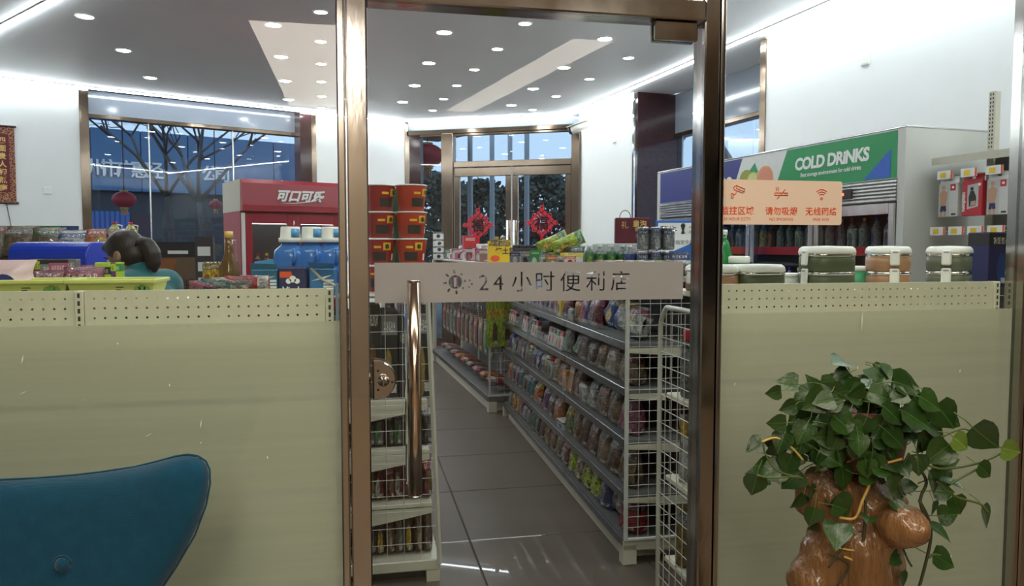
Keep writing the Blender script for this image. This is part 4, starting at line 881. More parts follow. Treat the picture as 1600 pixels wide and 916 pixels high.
for zi, (z, nm) in enumerate(((1.162, 'middle'), (1.482, 'upper'))):
    for k in range(26):
        x = .14 + k * .098
        cols = [('silver', 'white', 'silver'), ('white', 'silver', 'grey'), ('green', 'white', 'green'), ('brown', 'red', 'orange'), ('grey', 'white', 'black'), ('silver', 'white', 'blue'), ('yellow', 'white', 'orange')][(k * 3 + zi * 2) % 7 if k > 7 else (0, 1, 5)[k % 3]]
        pack('bottle', cols, (.062, .062, .20), in_frame(f0, FA, x, -.14, z), FA, '%s bottle in the long cooler, %s from its grey side, %s shelf' % ({'silver': 'clear', 'white': 'white', 'green': 'green', 'brown': 'brown', 'grey': 'grey', 'yellow': 'yellow'}[cols[0]], ORD[k], nm), 'bottles in the long drinks cooler', 'bag', k)

# ------------------------------------------------------------------ wall shelf unit with hanging underwear boxes
u0 = Vector((3.075, 1.545, 0)); UL = 1.25
us = thing('display_shelf', 'cream wall shelf unit with canopy and boxed underwear on hooks', 'shelving', u0, FRZ)   # local x runs towards the glass, y into the wall
for x in (.05, UL - .05):
    p = B1(x - .022, x + .022, .36, .40, 0, 2.36, bev=.003).build('upright', M['cream'], us)
    for i in range(14):
        for q in (-.008, .008): B1(x + q - .003, x + q + .003, .3585, .3605, 2.05 + i * .022, 2.062 + i * .022).build('slot', M['black'], p) if x < .1 else None
cp = MB().prism([(.0, 1.945), (.0, 1.985), (.36, 2.03), (.36, 2.0)], 0, UL, 'x').build('canopy_board', M['cream'], us)
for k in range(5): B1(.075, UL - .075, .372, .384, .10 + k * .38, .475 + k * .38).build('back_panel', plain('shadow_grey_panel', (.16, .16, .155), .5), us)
B1(0, UL, .0, .37, .05, .12).build('base_deck', M['cream'], us)
B1(.0, UL, .04, .36, 1.34, 1.36).build('shelf_board', M['cream'], us)
hk2 = MB().tube([(0, .37, .015), (0, .04, 0)], .003, 5).mesh('hook', M['chrome'])
def priced_hook(x, z, y=.0):
    h = link('hook', hk2, us, (x, y, z)); t_ = B1(x - .055, x + .040, y + .01, y + .014, z - .018, z + .026).build('price_tag', M['paper'], h, (-x * 1, -y, -z)); t_.rotation_euler = (0, 0, 0)
    r_ = MB().box(x - .035, x + .0, y + .0085, y + .0095, z - .010, z + .016).box(x + .030, x + .040, y + .0085, y + .0095, z - .018, z + .026, mat=1).build('tag_print', [M['yellow'], M['inkred']], h, (-x, -y, -z)); return h
for k in range(5): priced_hook(.085 + k * .145, 1.885)
for k in range(6): priced_hook(.05 + k * .115, 1.585)
skin = plain('printed_skin', (.52, .30, .19), .5); ink_n = plain('printed_navy', (.02, .025, .09), .5)
def underwear(k, x, dark, label):
    z = 1.665; o = thing('underwear_box', label, 'box', in_frame(u0, FRZ, x, .03, z), FRZ, 'boxed underwear on hooks'); w, h = .155, .265; o.scale = (.76, .76, .68)
    B1(-w / 2, w / 2, 0, .04, 0, h, bev=.003).build('carton', M['red'] if dark else plain('pale_carton', (.62, .61, .58), .5), o)
    tab = MB().box(-w / 2, -.015, .012, .018, h, h + .05).box(.015, w / 2, .012, .018, h, h + .05).box(-.015, .015, .012, .018, h, h + .018).box(-.015, .015, .012, .018, h + .034, h + .05).build('hanger_tab', M['paper'] if not dark else M['red'], o)
    pr = MB(); y = -.0012
    if not dark:
        flat([(-w / 2 + .002, .003), (.012, .003), (.012, h - .003), (-w / 2 + .002, h - .003)], y, pr, 4)
        flat([(-.066, .09), (-.068, .19), (-.050, .205), (-.044, .212), (-.030, .212), (-.024, .205), (-.002, .188), (-.006, .14), (-.014, .10), (-.014, .085), (-.056, .085)], y - .0004, pr, 0)
        disc_print(pr, (-.037, .231), .016, y - .0006, 12, 0); flat([(-.057, .087), (-.013, .087), (-.010, .045), (-.034, .042), (-.036, .058), (-.040, .040), (-.062, .043)], y - .0008, pr, 1)
        for a, b_ in ((-.062, -.042), (-.032, -.012)): flat([(a, .045), (b_, .045), (b_ - .002, .004), (a + .004, .004)], y - .0007, pr, 0)
        flat([(.018, h - .06), (.062, h - .06), (.062, h - .01), (.018, h - .01)], y - .0003, pr, 2); disc_print(pr, (.04, h - .035), .010, y - .0006, 10, 3); flat([(.03, .012), (.066, .012), (.066, .026), (.03, .026)], y - .0003, pr, 5)
    else:
        flat([(-.035, .05), (.05, .07), (.05, h - .02), (-.035, h - .03)], y, pr, 4)
        flat([(-.02, .07), (.03, .075), (.035, .14), (.015, .19), (-.012, .19), (-.025, .14)], y - .0004, pr, 5); disc_print(pr, (.0, .205), .014, y - .0006, 12, 5); flat([(-.01, .075), (.03, .08), (.028, .115), (-.006, .11)], y - .0007, pr, 0); disc_print(pr, (.056, h - .03), .012, y - .0006, 10, 3)
    pr.build('print', [skin, ink_n, M['red'], M['inkwhite'], plain('print_paper', (.50, .50, .49), .5), M['inkblack']], o)
    if dark: t_ = lettering('NANJIREN', M['inkwhite'], o, (-.052, -.002, .035), .032, offset=.001, align='LEFT', name='lettering'); t_.rotation_euler = (PI / 2, -PI / 2, 0)
underwear(0, .085, False, 'pale underwear box beside the grey cooler side, man in navy trunks'); underwear(1, .23, True, 'red underwear box hanging between the two pale boxes'); underwear(2, .375, False, 'pale underwear box hung farther from the cooler, man in navy trunks')
for k, (x, cols, w) in enumerate(((.10, ('tan', 'brown', 'tan'), .12), (.25, ('black', 'grey', 'black'), .10), (.38, ('navy', 'grey', 'blue'), .14), (.55, ('navy', 'black', 'navy'), .13), (.71, ('blue', 'navy', 'white'), .11))):
    pack('box', cols, (w, .16, (.15, .17, .15, .17, .14)[k]), in_frame(u0, FRZ, x, .16, 1.361), FRZ, '%s carton under the boxed underwear, %s from the cooler' % (['tan', 'black', 'navy and grey', 'dark navy', 'blue'][k], ORD[k]), 'cartons under the boxed underwear', 'box', k)

# ------------------------------------------------------------------ fittings on the walls
def socket(p, rz, label, cat='socket'):
    t = thing('wall_socket', label, cat, p, rz); B1(-.043, .043, -.010, -.0005, -.043, .043, bev=.004).build('plate', M['white'], t); s_ = MB()
    for x, z, w in ((-.014, .012, .003), (.014, .012, .003), (0, -.012, .003), (-.012, -.02, .002), (.012, -.02, .002)): s_.box(x - w, x + w, -.0115, -.0100, z - .007, z + .007)
    o = s_.build('pin_holes', M['dark'], t); o['kind'] = 'stuff'; B1(-.035, .035, -.012, -.010, -.030, .030, bev=.002).build('insert', M['white'], t)
q = on_wall(74, 298, P_L, D_L); socket(q, ANG['L'], 'white wall socket beside the red hanging scroll')
q = on_wall(1353, 93, P_R, D_R); socket(q, ANG['R'], 'grey socket high on the white wall above the cooler')
q = on_wall(961, 218, P_R, D_R); socket(q, ANG['R'], 'narrow socket on the white pier below the camera')
q = on_wall(924, 190, P_R, D_R)
cm = thing('security_camera', 'white dome bullet camera with black face hanging at the white pier', 'camera', (q.x - .16, q.y, CEIL), -.6)
MB().lathe([(.05, -.012), (.05, 0)], 16).tube([(0, 0, -.01), (0, 0, -.20)], .014, 8).build('bracket', M['white'], cm)
MB().tube([(-.12, 0, -.27), (.10, 0, -.21)], [.055, .05], 14).build('housing', M['white'], cm); MB().tube([(-.16, 0, -.285), (-.122, 0, -.272)], [.05, .054], 14).build('lens_face', M['black'], cm)
B1(-.19, .12, -.065, .065, 0, .008, rot=Matrix.Translation((0, 0, -.19)) @ Euler((0, -.27, 0)).to_matrix().to_4x4()).build('sun_shield', M['white'], cm)
# red scroll with gold characters
q = on_wall(4, 255, P_L, D_L); zt_, zb_ = z_of(4, 197, P_L, D_L), z_of(4, 317, P_L, D_L)
sc = thing('hanging_scroll', 'red and gold calligraphy scroll hanging on the white street wall', 'scroll', (q.x, q.y, 0), ANG['L'])
n = NT('brocade'); g = n.coord('Object'); v = n.n('ShaderNodeTexVoronoi', feature='DISTANCE_TO_EDGE'); n.set(v.inputs[0], g); v.inputs['Scale'].default_value = 34
br_ = n.done(n.bsdf(n.mix(n.math('LESS_THAN', v.outputs['Distance'], .09), (.16, .015, .025), (.42, .24, .10)), .6))
B1(-.12, .12, -.012, -.006, zb_, zt_).build('brocade_border', br_, sc); B1(-.065, .065, -.014, -.0125, zb_ + .12, zt_ - .09).build('red_field', plain('scroll_red', (.14, .008, .02), .6), sc)
for z in (zt_, zb_): MB().tube([(-.14, -.012, z), (.14, -.012, z)], .012, 8).build('roller', M['maroon'], sc)
hh = (zt_ - zb_ - .24) / 7
for i, ch in enumerate('四面贵人相照應'): lettering(ch, M['inkgold'], sc, (.0, -.0155, zt_ - .115 - hh * (i + .82)), hh * .86, offset=.002)
MB().tube([(.02, -.012, zb_), (.09, -.012, zb_ - .5)], .004, 5).build('cord', M['black'], sc)

# red knots on the back doors
def knot(u, v, label, doornum):
    p = on_wall(u, v, P_B - outw(D_B) * .0, D_B); t = thing('red_knot', label, 'decoration', (p.x, p.y, p.z), ANG['B'], 'knots on the bronze doors'); r = .19
    b = MB()
    for i in range(5):
        for j in range(5):
            x, z = (i - j) * r * .24, (i + j - 4) * r * .24
            if (i, j) in ((2, 2),): continue
            b.prism([(x - .036, z), (x, z - .036), (x + .036, z), (x, z + .036)], .022, .036, 'y')
    for x, z in ((-1, 0), (1, 0), (-.55, .5), (.55, .5), (-.55, -.5), (.55, -.5), (0, 1.05)):
        b.lathe([(.035, -.008), (.045, 0), (.035, .008)], 10, c=(0, 0, 0)) if 0 else b.tube([(x * r * 1.1 + .03 * math.cos(a), .029, z * r * 1.1 + .03 * math.sin(a)) for a in [2 * PI * k / 8 for k in range(9)]], .008, 5)
    o = b.build('knot_weave', M['red'], t); o['kind'] = 'stuff'
    lettering('福', M['maroon'], t, (0, .018, -.075), .20, offset=.004, extrude=.003)
    MB().tube([(0, .03, r), (.025, .03, r + .08), (0, .03, r + .15), (-.025, .03, r + .08), (0, .03, r)], .006, 5).build('hanging_loop', M['red'], t)
    f = MB()
    for k in range(7): f.tube([((k - 3) * .006, .03, -r * 1.05), ((k - 3) * .011, .03, -r * 1.05 - .26)], .004, 4)
    fo = f.build('tassel', M['red'], t); fo['kind'] = 'stuff'
    B1(-.01, .01, .022, .0415, r * .9, r + .02).build('sticky_tab', M['clear'], t)
knot(746, 352, 'red woven knot on the bronze door leaf next to the side light', 2); knot(846, 348, 'red woven knot on the bronze door leaf next to the white pier', 3)

# ------------------------------------------------------------------ goods on top of the two long units
TOPZ = 1.361
def px(u, d, y=None): q = at(u, 400, d); return q
g_top = 'goods on top of the units'
for k in range(4): q = px(685, 9.5); pack('box', ('white', 'black', 'black'), (.115, .09, .082), (q.x, q.y, TOPZ + .083 * k), R(8), 'black and white box in the little tower on the far corner, %s from below' % ORD[k], 'little tower of boxes', 'box', k)
row = [('white', 'grey', 'white', .10), ('silver', 'maroon', 'white', .12), ('grey', 'green', 'white', .11), ('white', 'maroon', 'pink', .12), ('cream', 'maroon', 'white', .13), ('pink', 'white', 'maroon', .12), ('maroon', 'pink', 'white', .14), ('white', 'pink', 'cream', .12), ('maroon', 'white', 'pink', .14), ('cream', 'pink', 'white', .13), ('pink', 'maroon', 'white', .13), ('tan', 'white', 'pink', .12)]
for k, (a, b_, c_, h) in enumerate(row):
    f = k / 11; y = 3.0 - 2.45 * f; x = .10
    pack('box' if k % 3 else 'bag', (a, b_, c_), (.13, .05, h), Bp(x, y, TOPZ), B_RZ - PI / 2 + .5, '%s and %s pack on top of the hook unit, %s from its far end' % (a, b_, ORD[k]), g_top, 'box', k)
for k in range(7): pack('box', (['white', 'cream', 'silver'][k % 3], 'white', 'grey'), (.14, .10, .16 + .02 * (k % 2)), Bp(.36, 2.9 - k * .34, TOPZ), B_RZ + .3, 'pale box in the rear row on the hook unit, %s from its far end' % ORD[k], g_top, 'box', k)
q = px(733, 8.4); pack('box', ('red', 'red', 'maroon'), (.14, .10, .27), (q.x, q.y, TOPZ), R(5), 'tall plain red box standing before the red knot door', g_top, 'box', 2)
q = px(781, 7.15); yb = thing('display_carton', 'yellow card display box holding yellow sachets by the unit end', 'box', (q.x, q.y, TOPZ), R(-6))
b = MB().box(-.11, .11, -.08, -.076, 0, .15).box(-.11, .11, .076, .08, 0, .20).box(-.11, -.106, -.08, .08, 0, .15).box(.106, .11, -.08, .08, 0, .15).box(-.106, .106, -.076, .076, 0, .004); b.build('tray', M['yellow'], yb)
lettering('烤土豆', M['inkblack'], yb, (.045, -.082, .085), .062, offset=.002); disc_print(MB(), (0, 0), .036, 0).build('red_oval', M['inkred'], yb, (-.05, -.082, .038)).scale = (1.2, 1, .8)
for k in range(8): pack('bag', ('yellow', 'gold', 'orange'), (.045, .03, .17 + .03 * (k % 3)), (q.x - .085 + .024 * k, q.y + .03 * (k % 2) - .01, TOPZ + .012), R(20 * (k % 3) - 20), 'yellow sachet standing in the yellow display box, %s along' % ORD[k], 'sachets in the yellow box', 'bag', k, -.1 + .08 * (k % 3))
bt = thing('display_tray', 'black slotted dispenser tray in front of the bronze doors', 'tray', tuple(px(822, 8.0).xy) + (TOPZ,), R(10))
B1(-.20, .20, -.10, .10, 0, .13, bev=.004).build('tray_body', M['black'], bt)
for k in range(5): B1(-.19 + k * .08, -.12 + k * .08, -.09, .09, .131, .165, bev=.004).build('lid', M['black'], bt)
sp = [(806, 'grey', 'navy', 'white', .105, 'striped grey pack'), (822, 'silver', 'tan', 'black', .11, 'silver photo pack'), (838, 'green', 'green', 'white', .12, 'dark green pack'), (851, 'white', 'black', 'green', .09, 'small pack with barcode'), (864, 'tan', 'orange', 'white', .08, 'tan pack with orange tab'), (878, 'cream', 'tan', 'brown', .08, 'cream pack beside orange tabs'), (893, 'white', 'orange', 'red', .085, 'white pack with red band'), (907, 'orange', 'yellow', 'red', .08, 'orange pack by the bottles')]
for k, (u, a, b_, c_, h, nm) in enumerate(sp):
    q = px(u, 6.1 - .12 * k); pack('bag' if k % 2 else 'box', (a, b_, c_), (.085, .06, h), (q.x, q.y, TOPZ), R(-30), nm + ' on top of the long unit behind the frosted band', g_top, 'bag', k)
for k in range(5):
    q = px(858 + k * 13, 5.9 - .2 * k); pack('box', (['white', 'orange', 'yellow', 'red', 'white'][k], 'yellow', 'orange'), (.09, .08, .10), (q.x + .05, q.y + .12, TOPZ), R(10), 'little %s box behind the front packs, %s towards the green bottles' % (['white', 'orange', 'yellow', 'red', 'pale'][k], ORD[k]), g_top, 'box', k)
for k, (u, v, d) in enumerate(((856, 388, 5.95), (880, 390, 5.75))):
    q = px(u, d); st_ = pack('box', ('grey', 'green', 'lime'), (.16, .12, .085), (q.x + .02, q.y + .05, TOPZ + .0), 0, 'green and grey carton under the %s lime roll bag' % ORD[k], g_top, 'box', k)
    pack('pillow', ('lime', 'green', 'yellow'), (.11, .10, .26), (q.x - .07, q.y + .04, TOPZ + .125), R(0), 'lime green crisp roll bag lying aslant, %s from the yellow box' % ORD[k], 'lime crisp roll bags', 'bag', k, 0, roll=1.15)
q = px(899, 5.75); pack('pillow', ('green', 'black', 'green'), (.16, .10, .15), (q.x, q.y, TOPZ), R(10), 'dark green bag slumped beside the lime roll bags', g_top, 'bag', 1)
# shrink-wrapped bottle packs
def multipack(x0, y0, rz, nx, ny, r, h, cols, mesh, label, tone, name, z=TOPZ, each='bottle'):
    t = thing('shrink_pack', label, 'drinks pack', (x0, y0, z), rz)
    for i in range(nx):
        for j in range(ny):
            o = link(each, mesh, t, ((i - (nx - 1) / 2) * r * 2.02, (j - (ny - 1) / 2) * r * 2.02, .001)); o.scale = (2 * r, 2 * r, h); s = o.material_slots[0]; s.link = 'OBJECT'; s.material = pack_mat(*cols, 'bag', (i + j) % 2)
            if each == 'bottle': s = o.material_slots[1]; s.link = 'OBJECT'; s.material = tone
    w, d = nx * r * 1.01 + .002, ny * r * 1.01 + .002
    MB().box(-w, w, -d, d, -.0005, h * 1.01, bev=.02).build('clear_wrap', M['clear'], t); return t
q = px(946, 4.75); multipack(q.x, q.y, R(-14), 4, 2, .034, .155, ('green', 'white', 'lime'), BOTM, 'shrink-wrapped pack of green and clear bottles on the long unit', M['white'], 0)
q = px(991, 4.62); multipack(q.x + .02, q.y - .05, R(-14), 3, 2, .033, .155, ('blue', 'white', 'blue'), BOTM, 'shrink-wrapped pack of blue and clear bottles beside the green pack', M['white'], 0)
q = px(984, 4.95); B_ = pack('box', ('white', 'white', 'silver'), (.46, .16, .165), (q.x + .0, q.y + .02, TOPZ), R(-14), 'long white carton behind the shrink-wrapped bottles', g_top, 'box', 0)
gq = (q.x + .02, q.y + .02, TOPZ + .166); gb = thing('gift_box', 'dark red gift box with cord handle and gold print', 'gift box', gq, R(-16))
B1(-.11, .11, -.06, .06, 0, .165, bev=.004).build('carton', plain('wine_card', (.12, .008, .018), .45), gb); lettering('皇沟', M['inkgold'], gb, (.045, -.0615, .11), .045, offset=.001); lettering('御酒', M['inkgold'], gb, (.045, -.0615, .08), .03); lettering('礼', M['inkgold'], gb, (-.05, -.0615, .10), .05)
MB().box(.02, .07, -.0615, -.0605, .035, .06).build('gold_panel', plain('faded_gold', (.25, .10, .06), .5), gb)
MB().tube([(-.08 + .045 * (1 - math.cos(PI * i / 8)) / 2 * 1.6, 0, .165 + .05 * math.sin(PI * i / 8)) for i in range(9)], .0025, 5).build('cord_handle', M['inkblack'], gb)
for k, (z, nm) in enumerate(((TOPZ, 'lower'), (TOPZ + .125, 'upper'))):
    q = px(1024, 3.95); multipack(q.x, q.y, R(-20), 3, 2, .031, .118, ('silver', 'navy', 'white'), CANM, '%s shrink-wrapped pack of silver and navy cans' % nm, None, 0, z, 'can')
q = px(1062, 3.75); pack('bag', ('blue', 'navy', 'white'), (.10, .09, .12), (q.x, q.y, TOPZ), R(-20), 'bright blue noodle pack beside the lower can pack', g_top, 'bag', 2)
q = px(1058, 4.6); pc = thing('promo_carton', 'blue promotional carton with white curved panel behind the cans', 'box', (q.x, q.y, TOPZ), R(-22))
B1(-.13, .13, -.07, .07, 0, .30, bev=.004).build('carton', plain('promo_blue', (.02, .13, .48), .4), pc)
flat([(-.115, .11), (-.02, .12), (.06, .155), (.118, .20), (.118, .285), (-.115, .285)], -.0712).build('white_panel', M['paper'], pc)
lettering('蒙牛', M['inkblack'], pc, (-.055, -.0725, .225), .05, offset=.001); lettering('FIFA', M['inkblack'], pc, (.085, -.0725, .25), .022); lettering('2018', M['inkblack'], pc, (.085, -.0725, .225), .022)
lettering('世界杯指定牛奶', M['inkblack'], pc, (.0, -.0725, .16), .028); MB().lathe([(.012, 0), (.006, .02), (.014, .05), (.006, .062)], 8).build('cup_print', M['inkblack'], pc, (.03, -.0725, .22)).scale = (1, .04, 1)
for k in range(9):
    q = px(930 + k * 15, 3.75 - .01 * k); pack('pillow', (['white', 'brown', 'cream', 'maroon', 'white', 'navy', 'white', 'tan', 'silver'][k], ['brown', 'white', 'orange', 'white', 'tan', 'white', 'green', 'brown', 'white'][k], 'tan'), (.09, .05, .075), (q.x, q.y - .12, TOPZ + .006), R(-15), 'little %s sachet pack along the front of the top, %s from the bottles' % (['white', 'brown', 'cream', 'maroon', 'pale', 'navy', 'white-green', 'tan', 'silver'][k], ORD[k]), g_top, 'bag', k, tilt=-.2)
# noodle buckets piled on the unit inside the door
def bucket_mesh():
    b = MB(); b.lathe([(.39, 0), (.40, .012), (.492, .93)], 24, cap=False); b.k = 1; b.lathe([(.492, .93), (.515, .94), (.515, .975), (.495, .98)], 24, cap=False); b.k = 2; b.lathe([(.495, .98), (.48, .985), (.001, .985)], 24, cap=False); b.k = 0; b.lathe([(.001, 0), (.39, 0)], 24, cap=False); return b.mesh('bucket', [M['red'], M['white'], M['paper']])
BK = bucket_mesh(); lbl_y, lbl_b = plain('bucket_badge', (.80, .50, .03), .5), plain('bucket_bowl', (.035, .03, .028), .4)
for c_, (u, d) in enumerate(((594, 3.50), (643, 3.50), (626, 3.70))):
    q = at(u, 360, d)
    for k in range(4):
        z = 1.301 + .1215 * k
        t = thing('noodle_bucket', '%s noodle bucket, %s in the %s pile on the mesh-ended unit' % (('dark red', 'orange red', 'green')[c_] if c_ != 1 else 'orange red', ('lowest', 'second', 'third', 'topmost')[k], ('post side', 'aisle side', 'rear')[c_]), 'noodle bucket', (q.x, q.y, z), R(-10 + 17 * k), 'noodle buckets')
        o = link('cup', BK, t); o.scale = (.142, .142, .121); s = o.material_slots[0]; s.link = 'OBJECT'; s.material = plain('bucket_red', (.33, .018, .02), .35) if c_ == 0 else plain('bucket_orange', (.48, .045, .022), .35) if c_ == 1 else plain('bucket_green', (.02, .17, .10), .35)
        def patch(a0, a1, z0, z1, m, nm, dr=.0008, n=8):
            P_ = lambda a, zz: (math.sin(a) * (.0562 + .0138 * zz / .121 + dr), -math.cos(a) * (.0562 + .0138 * zz / .121 + dr), zz)
            MB().grid(lambda s, tt: P_(a0 + (a1 - a0) * s, z0 + (z1 - z0) * tt), n, 2).build(nm, m, t)
        if c_ < 2:
            patch(-.75, .25, .018, .058, lbl_b, 'bowl_print'); patch(.05, .62, .066, .100, lbl_y, 'badge'); patch(.75, .95, .02, .05, M['paper'], 'barcode'); patch(-.6, -.1, .075, .085, lbl_y, 'gold_line')
            lettering('香', M['maroon'], t, (.021, -.0685, .075), .022, rz=.33, offset=.0006)
# ------------------------------------------------------------------ low shelving backed against the glass front
def perforated(x0, x1, y, z0, z1, rows, pitch=.0255, r=.0032, th=.0012):
    """sheet panel with real round holes in its upper rows"""
    b = MB(); n = max(1, int((x1 - x0 - .012) / pitch)); m = (x1 - x0 - n * pitch) / 2; zt = z1 - .004; zh = zt - rows * pitch
    b.add([(x0, y, z0), (x1, y, z0), (x1, y, zh), (x0, y, zh)], [(0, 1, 2, 3)]); b.add([(x0, y, zt), (x1, y, zt), (x1, y, z1), (x0, y, z1)], [(0, 1, 2, 3)])
    for a, c in ((x0, x0 + m), (x1 - m, x1)): b.add([(a, y, zh), (c, y, zh), (c, y, zt), (a, y, zt)], [(0, 1, 2, 3)])
    for i in range(n):
        for j in range(rows):
            cx, cz, h = x0 + m + (i + .5) * pitch, zh + (j + .5) * pitch, pitch / 2
            sq = [(h, 0), (h, h), (0, h), (-h, h), (-h, 0), (-h, -h), (0, -h), (h, -h)]
            ri = [(r * math.cos(k * PI / 4), r * math.sin(k * PI / 4)) for k in range(8)]
            b.add([(cx + a, y, cz + c) for a, c in sq] + [(cx + a, y, cz + c) for a, c in ri] + [(cx + a, y + th, cz + c) for a, c in ri],
                  [(k, (k + 1) % 8, 8 + (k + 1) % 8, 8 + k) for k in range(8)] + [(8 + k, 8 + (k + 1) % 8, 16 + (k + 1) % 8, 16 + k) for k in range(8)])
    b.add([(x0, y + .0012, z0), (x0, y + .012, z0), (x0, y + .012, z1), (x0, y + .0012, z1), (x0, y, z0), (x0, y, z1)], [(4, 1, 2, 5)])
    b.box(x0, x1, y, y + .014, z1, z1 + .004); return b
DECK = 1.356
M['bshelf'] = plain('pale_cream_enamel', (.74, .71, .56), .42)
def front_shelf(label, x0, segs, depth=.37, end=None):
    t = thing('shelf_unit', label, 'shelving', (x0, .05, 0))
    for a, b in segs:
        prev = 1.384; 
        for k, z in enumerate((1.085, .823, .56, .30, .06)):
            (perforated(a + .012, b - .012, .0, z + .008, prev, 4) if k == 0 else B1(a + .012, b - .012, .0, .004, z + .008, prev - .008)).build('back_panel', M['bshelf'], t); prev = z
        B1(a + .01, b - .01, .016, depth, DECK - .02, DECK, bev=.003).build('top_board', M['bshelf'], t)
        for z in (.98, .68, .38): sh = B1(a + .01, b - .01, .016, depth + .03, z - .02, z, bev=.003).build('shelf_board', M['bshelf'], t); B1(a + .01, b - .01, depth + .0305, depth + .04, z - .03, z + .008).build('price_rail', M['rail'], sh)
        B1(a + .01, b - .01, .0, depth + .05, .0, .055).build('plinth', M['bshelf'], t)
    for x in sorted({q for s_ in segs for q in s_}):
        u = B1(x - .011, x + .011, -.006, .03, .056, 1.388, bev=.002).build('upright', M['bshelf'], t)
        for i in range(5): B1(x - .003, x + .003, -.0066, -.006, 1.29 + i * .02, 1.302 + i * .02).build('slot', M['dark'], u)
    return t
tl = front_shelf('pale perforated shelving behind the left glass with blue tissue cartons on it', -.075, [(-.63, 0), (-1.26, -.63), (-1.89, -1.26)])
tr = front_shelf('pale perforated shelving behind the glass with lunch boxes on it', 1.075, [(0, 1.0)])
for k, x in enumerate((-.014, .0)): pass
fr = MB(); fr.tube(spline_pts([(-.018, .03, .06), (-.018, .03, .6), (-.018, .03, 1.288)], 2) + spline_pts([(-.018, .06, 1.292), (-.018, .30, 1.292), (-.018, .345, 1.285), (-.018, .385, 1.24), (-.018, .392, 1.18)], 4) + [Vector((-.018, .392, .6)), Vector((-.018, .392, .06))], .009, 8); fr.build('end_frame', M['white_metal'], tr)
wire_part(wires(.03, .392, .06, 1.285, .0517, .051, r=.0017, plane='x', at_=-.018), tr)
B1(-.004, .004, .0, .03, 1.29, 1.40).build('corner_clip', plain('blue_grey_clip', (.25, .36, .45), .4), tl, (.02, .0, 0))
def shopx(u, y, v=440): return at_y(u, v, y)
G2 = 'goods on the shelving behind the glass'
# cartons of tissue, detergent, wine, yellow cans
tis = []
for k, (u0_, u1_, a, h) in enumerate(((387, 431, 'teal', .080), (433, 481, 'navy', .086), (484, 526, 'blue', .082))):
    y = .20; xa, xb = shopx(u0_, y).x, shopx(u1_, y).x; w = xb - xa
    t = thing('tissue_carton', ['light blue tissue carton with torn open top', 'navy tissue carton with white petal emblem and red corner', 'blue tissue carton bound with pale tape'][k], 'carton', ((xa + xb) / 2, y + .09, DECK), R((4, 0, -3)[k]), 'tissue cartons')
    bm_ = [plain('tissue_blue', (.03, .20, .36), .5), plain('tissue_navy', (.012, .02, .10), .45), plain('tissue_mid', (.02, .17, .42), .5)][k]
    w *= .94; B1(-w / 2, w / 2, -.08, .08, 0, h, bev=.003).build('carton', bm_, t)
    B1(-w / 2 + .004, w / 2 - .004, -.0812, -.0803, .004, .022).build('lower_panel', M['paper'] if k != 1 else bm_, t)
    if k == 1:
        lettering('Vinda', M['inkwhite'], t, (0, -.0815, .012), .026, offset=.0005)
        pt = MB(); [disc_print(pt, (.012 * (i - 1) * 1.0, .046 + .006 * (i == 1)), .008 + .002 * (i == 1), -.0814, 10) for i in range(3)]; pt.build('petal_emblem', M['inkwhite'], t)
        flat([(-w / 2 + .004, h - .03), (-w / 2 + .042, h - .03), (-w / 2 + .036, h - .012), (-w / 2 + .004, h - .012)], -.0813).build('red_corner', M['inkred'], t)
    else:
        flat([(-.03, h - .036), (.005, h - .030), (.03, h - .018), (.0, h - .025)], -.0815).build('feather_print', M['inkwhite'], t)
        for i in range(3): B1(.004, .034, -.0814, -.0806, .026 + i * .009, .032 + i * .009).build('label_line', M['paper'], t)
        fl = MB().add([(-w / 2, -.08, h), (w / 2, -.08, h), (w / 2, -.115, h + .016), (-w / 2, -.11, h + .02)], [(0, 1, 2, 3)]).add([(-w / 2, .08, h), (w / 2, .08, h), (w / 2, .10, h + .03), (-w / 2, .11, h + .02)], [(3, 2, 1, 0)]).build('torn_flap', bm_, t)
    if k == 2: MB().tube(spline_pts([(-.03, -.083, h + .002), (.0, -.086, h - .03), (.03, -.084, h - .045), (w / 2, -.083, h - .05)], 4), .004, 4).build('loose_tape', M['cream'], t)
def detergent(u, k):
    y = .345 ; p = shopx(u, y)
    t = thing('detergent_bottle', 'blue laundry detergent bottle with white cap, %s from the steel door post' % ORD[2 - k], 'detergent', (p.x, y, DECK), R(4 * k - 4), 'laundry detergent bottles'); t.scale = (1, 1, .92)
    gl = plain('detergent_blue', (.07, .27, .78), .15, grain=.25, scale=9, bump=0)
    b = MB(); b.lathe([(.030, 0), (.037, .01), (.041, .07), (.0495, .118), (.0475, .145), (.036, .158), (.026, .166), (.026, .176)], 20, sx=1.05, sy=.80); b.build('body', gl, t)
    lab = MB(); lab.lathe([(.0385, .02), (.0415, .068), (.042, .075)], 20, sx=1.065, sy=.815, cap=False); lab.build('label', plain('detergent_label', (.04, .10, .40), .3), t)
    c = MB(); c.lathe([(.034, .174), (.036, .176), (.036, .188), (.031, .190), (.029, .222), (.027, .226), (.001, .226)], 20); c.build('cap', M['white'], t)
    MB().lathe([(.0295, .192), (.0275, .219)], 12, c=(.012, -.003, 0), sx=.62).build('cap_grip', plain('cap_blue', (.10, .38, .72), .25), t)
    MB().tube([(.012, -.036, .10), (.02, -.043, .125), (.016, -.036, .15)], .006, 6).build('handle', gl, t)
for k, u in enumerate((455, 488, 518)): detergent(u, k)
p = shopx(359, .30); wb = thing('wine_bottle', 'amber glass bottle with long neck standing before the crimson fridge', 'bottle', (p.x, .30, DECK))
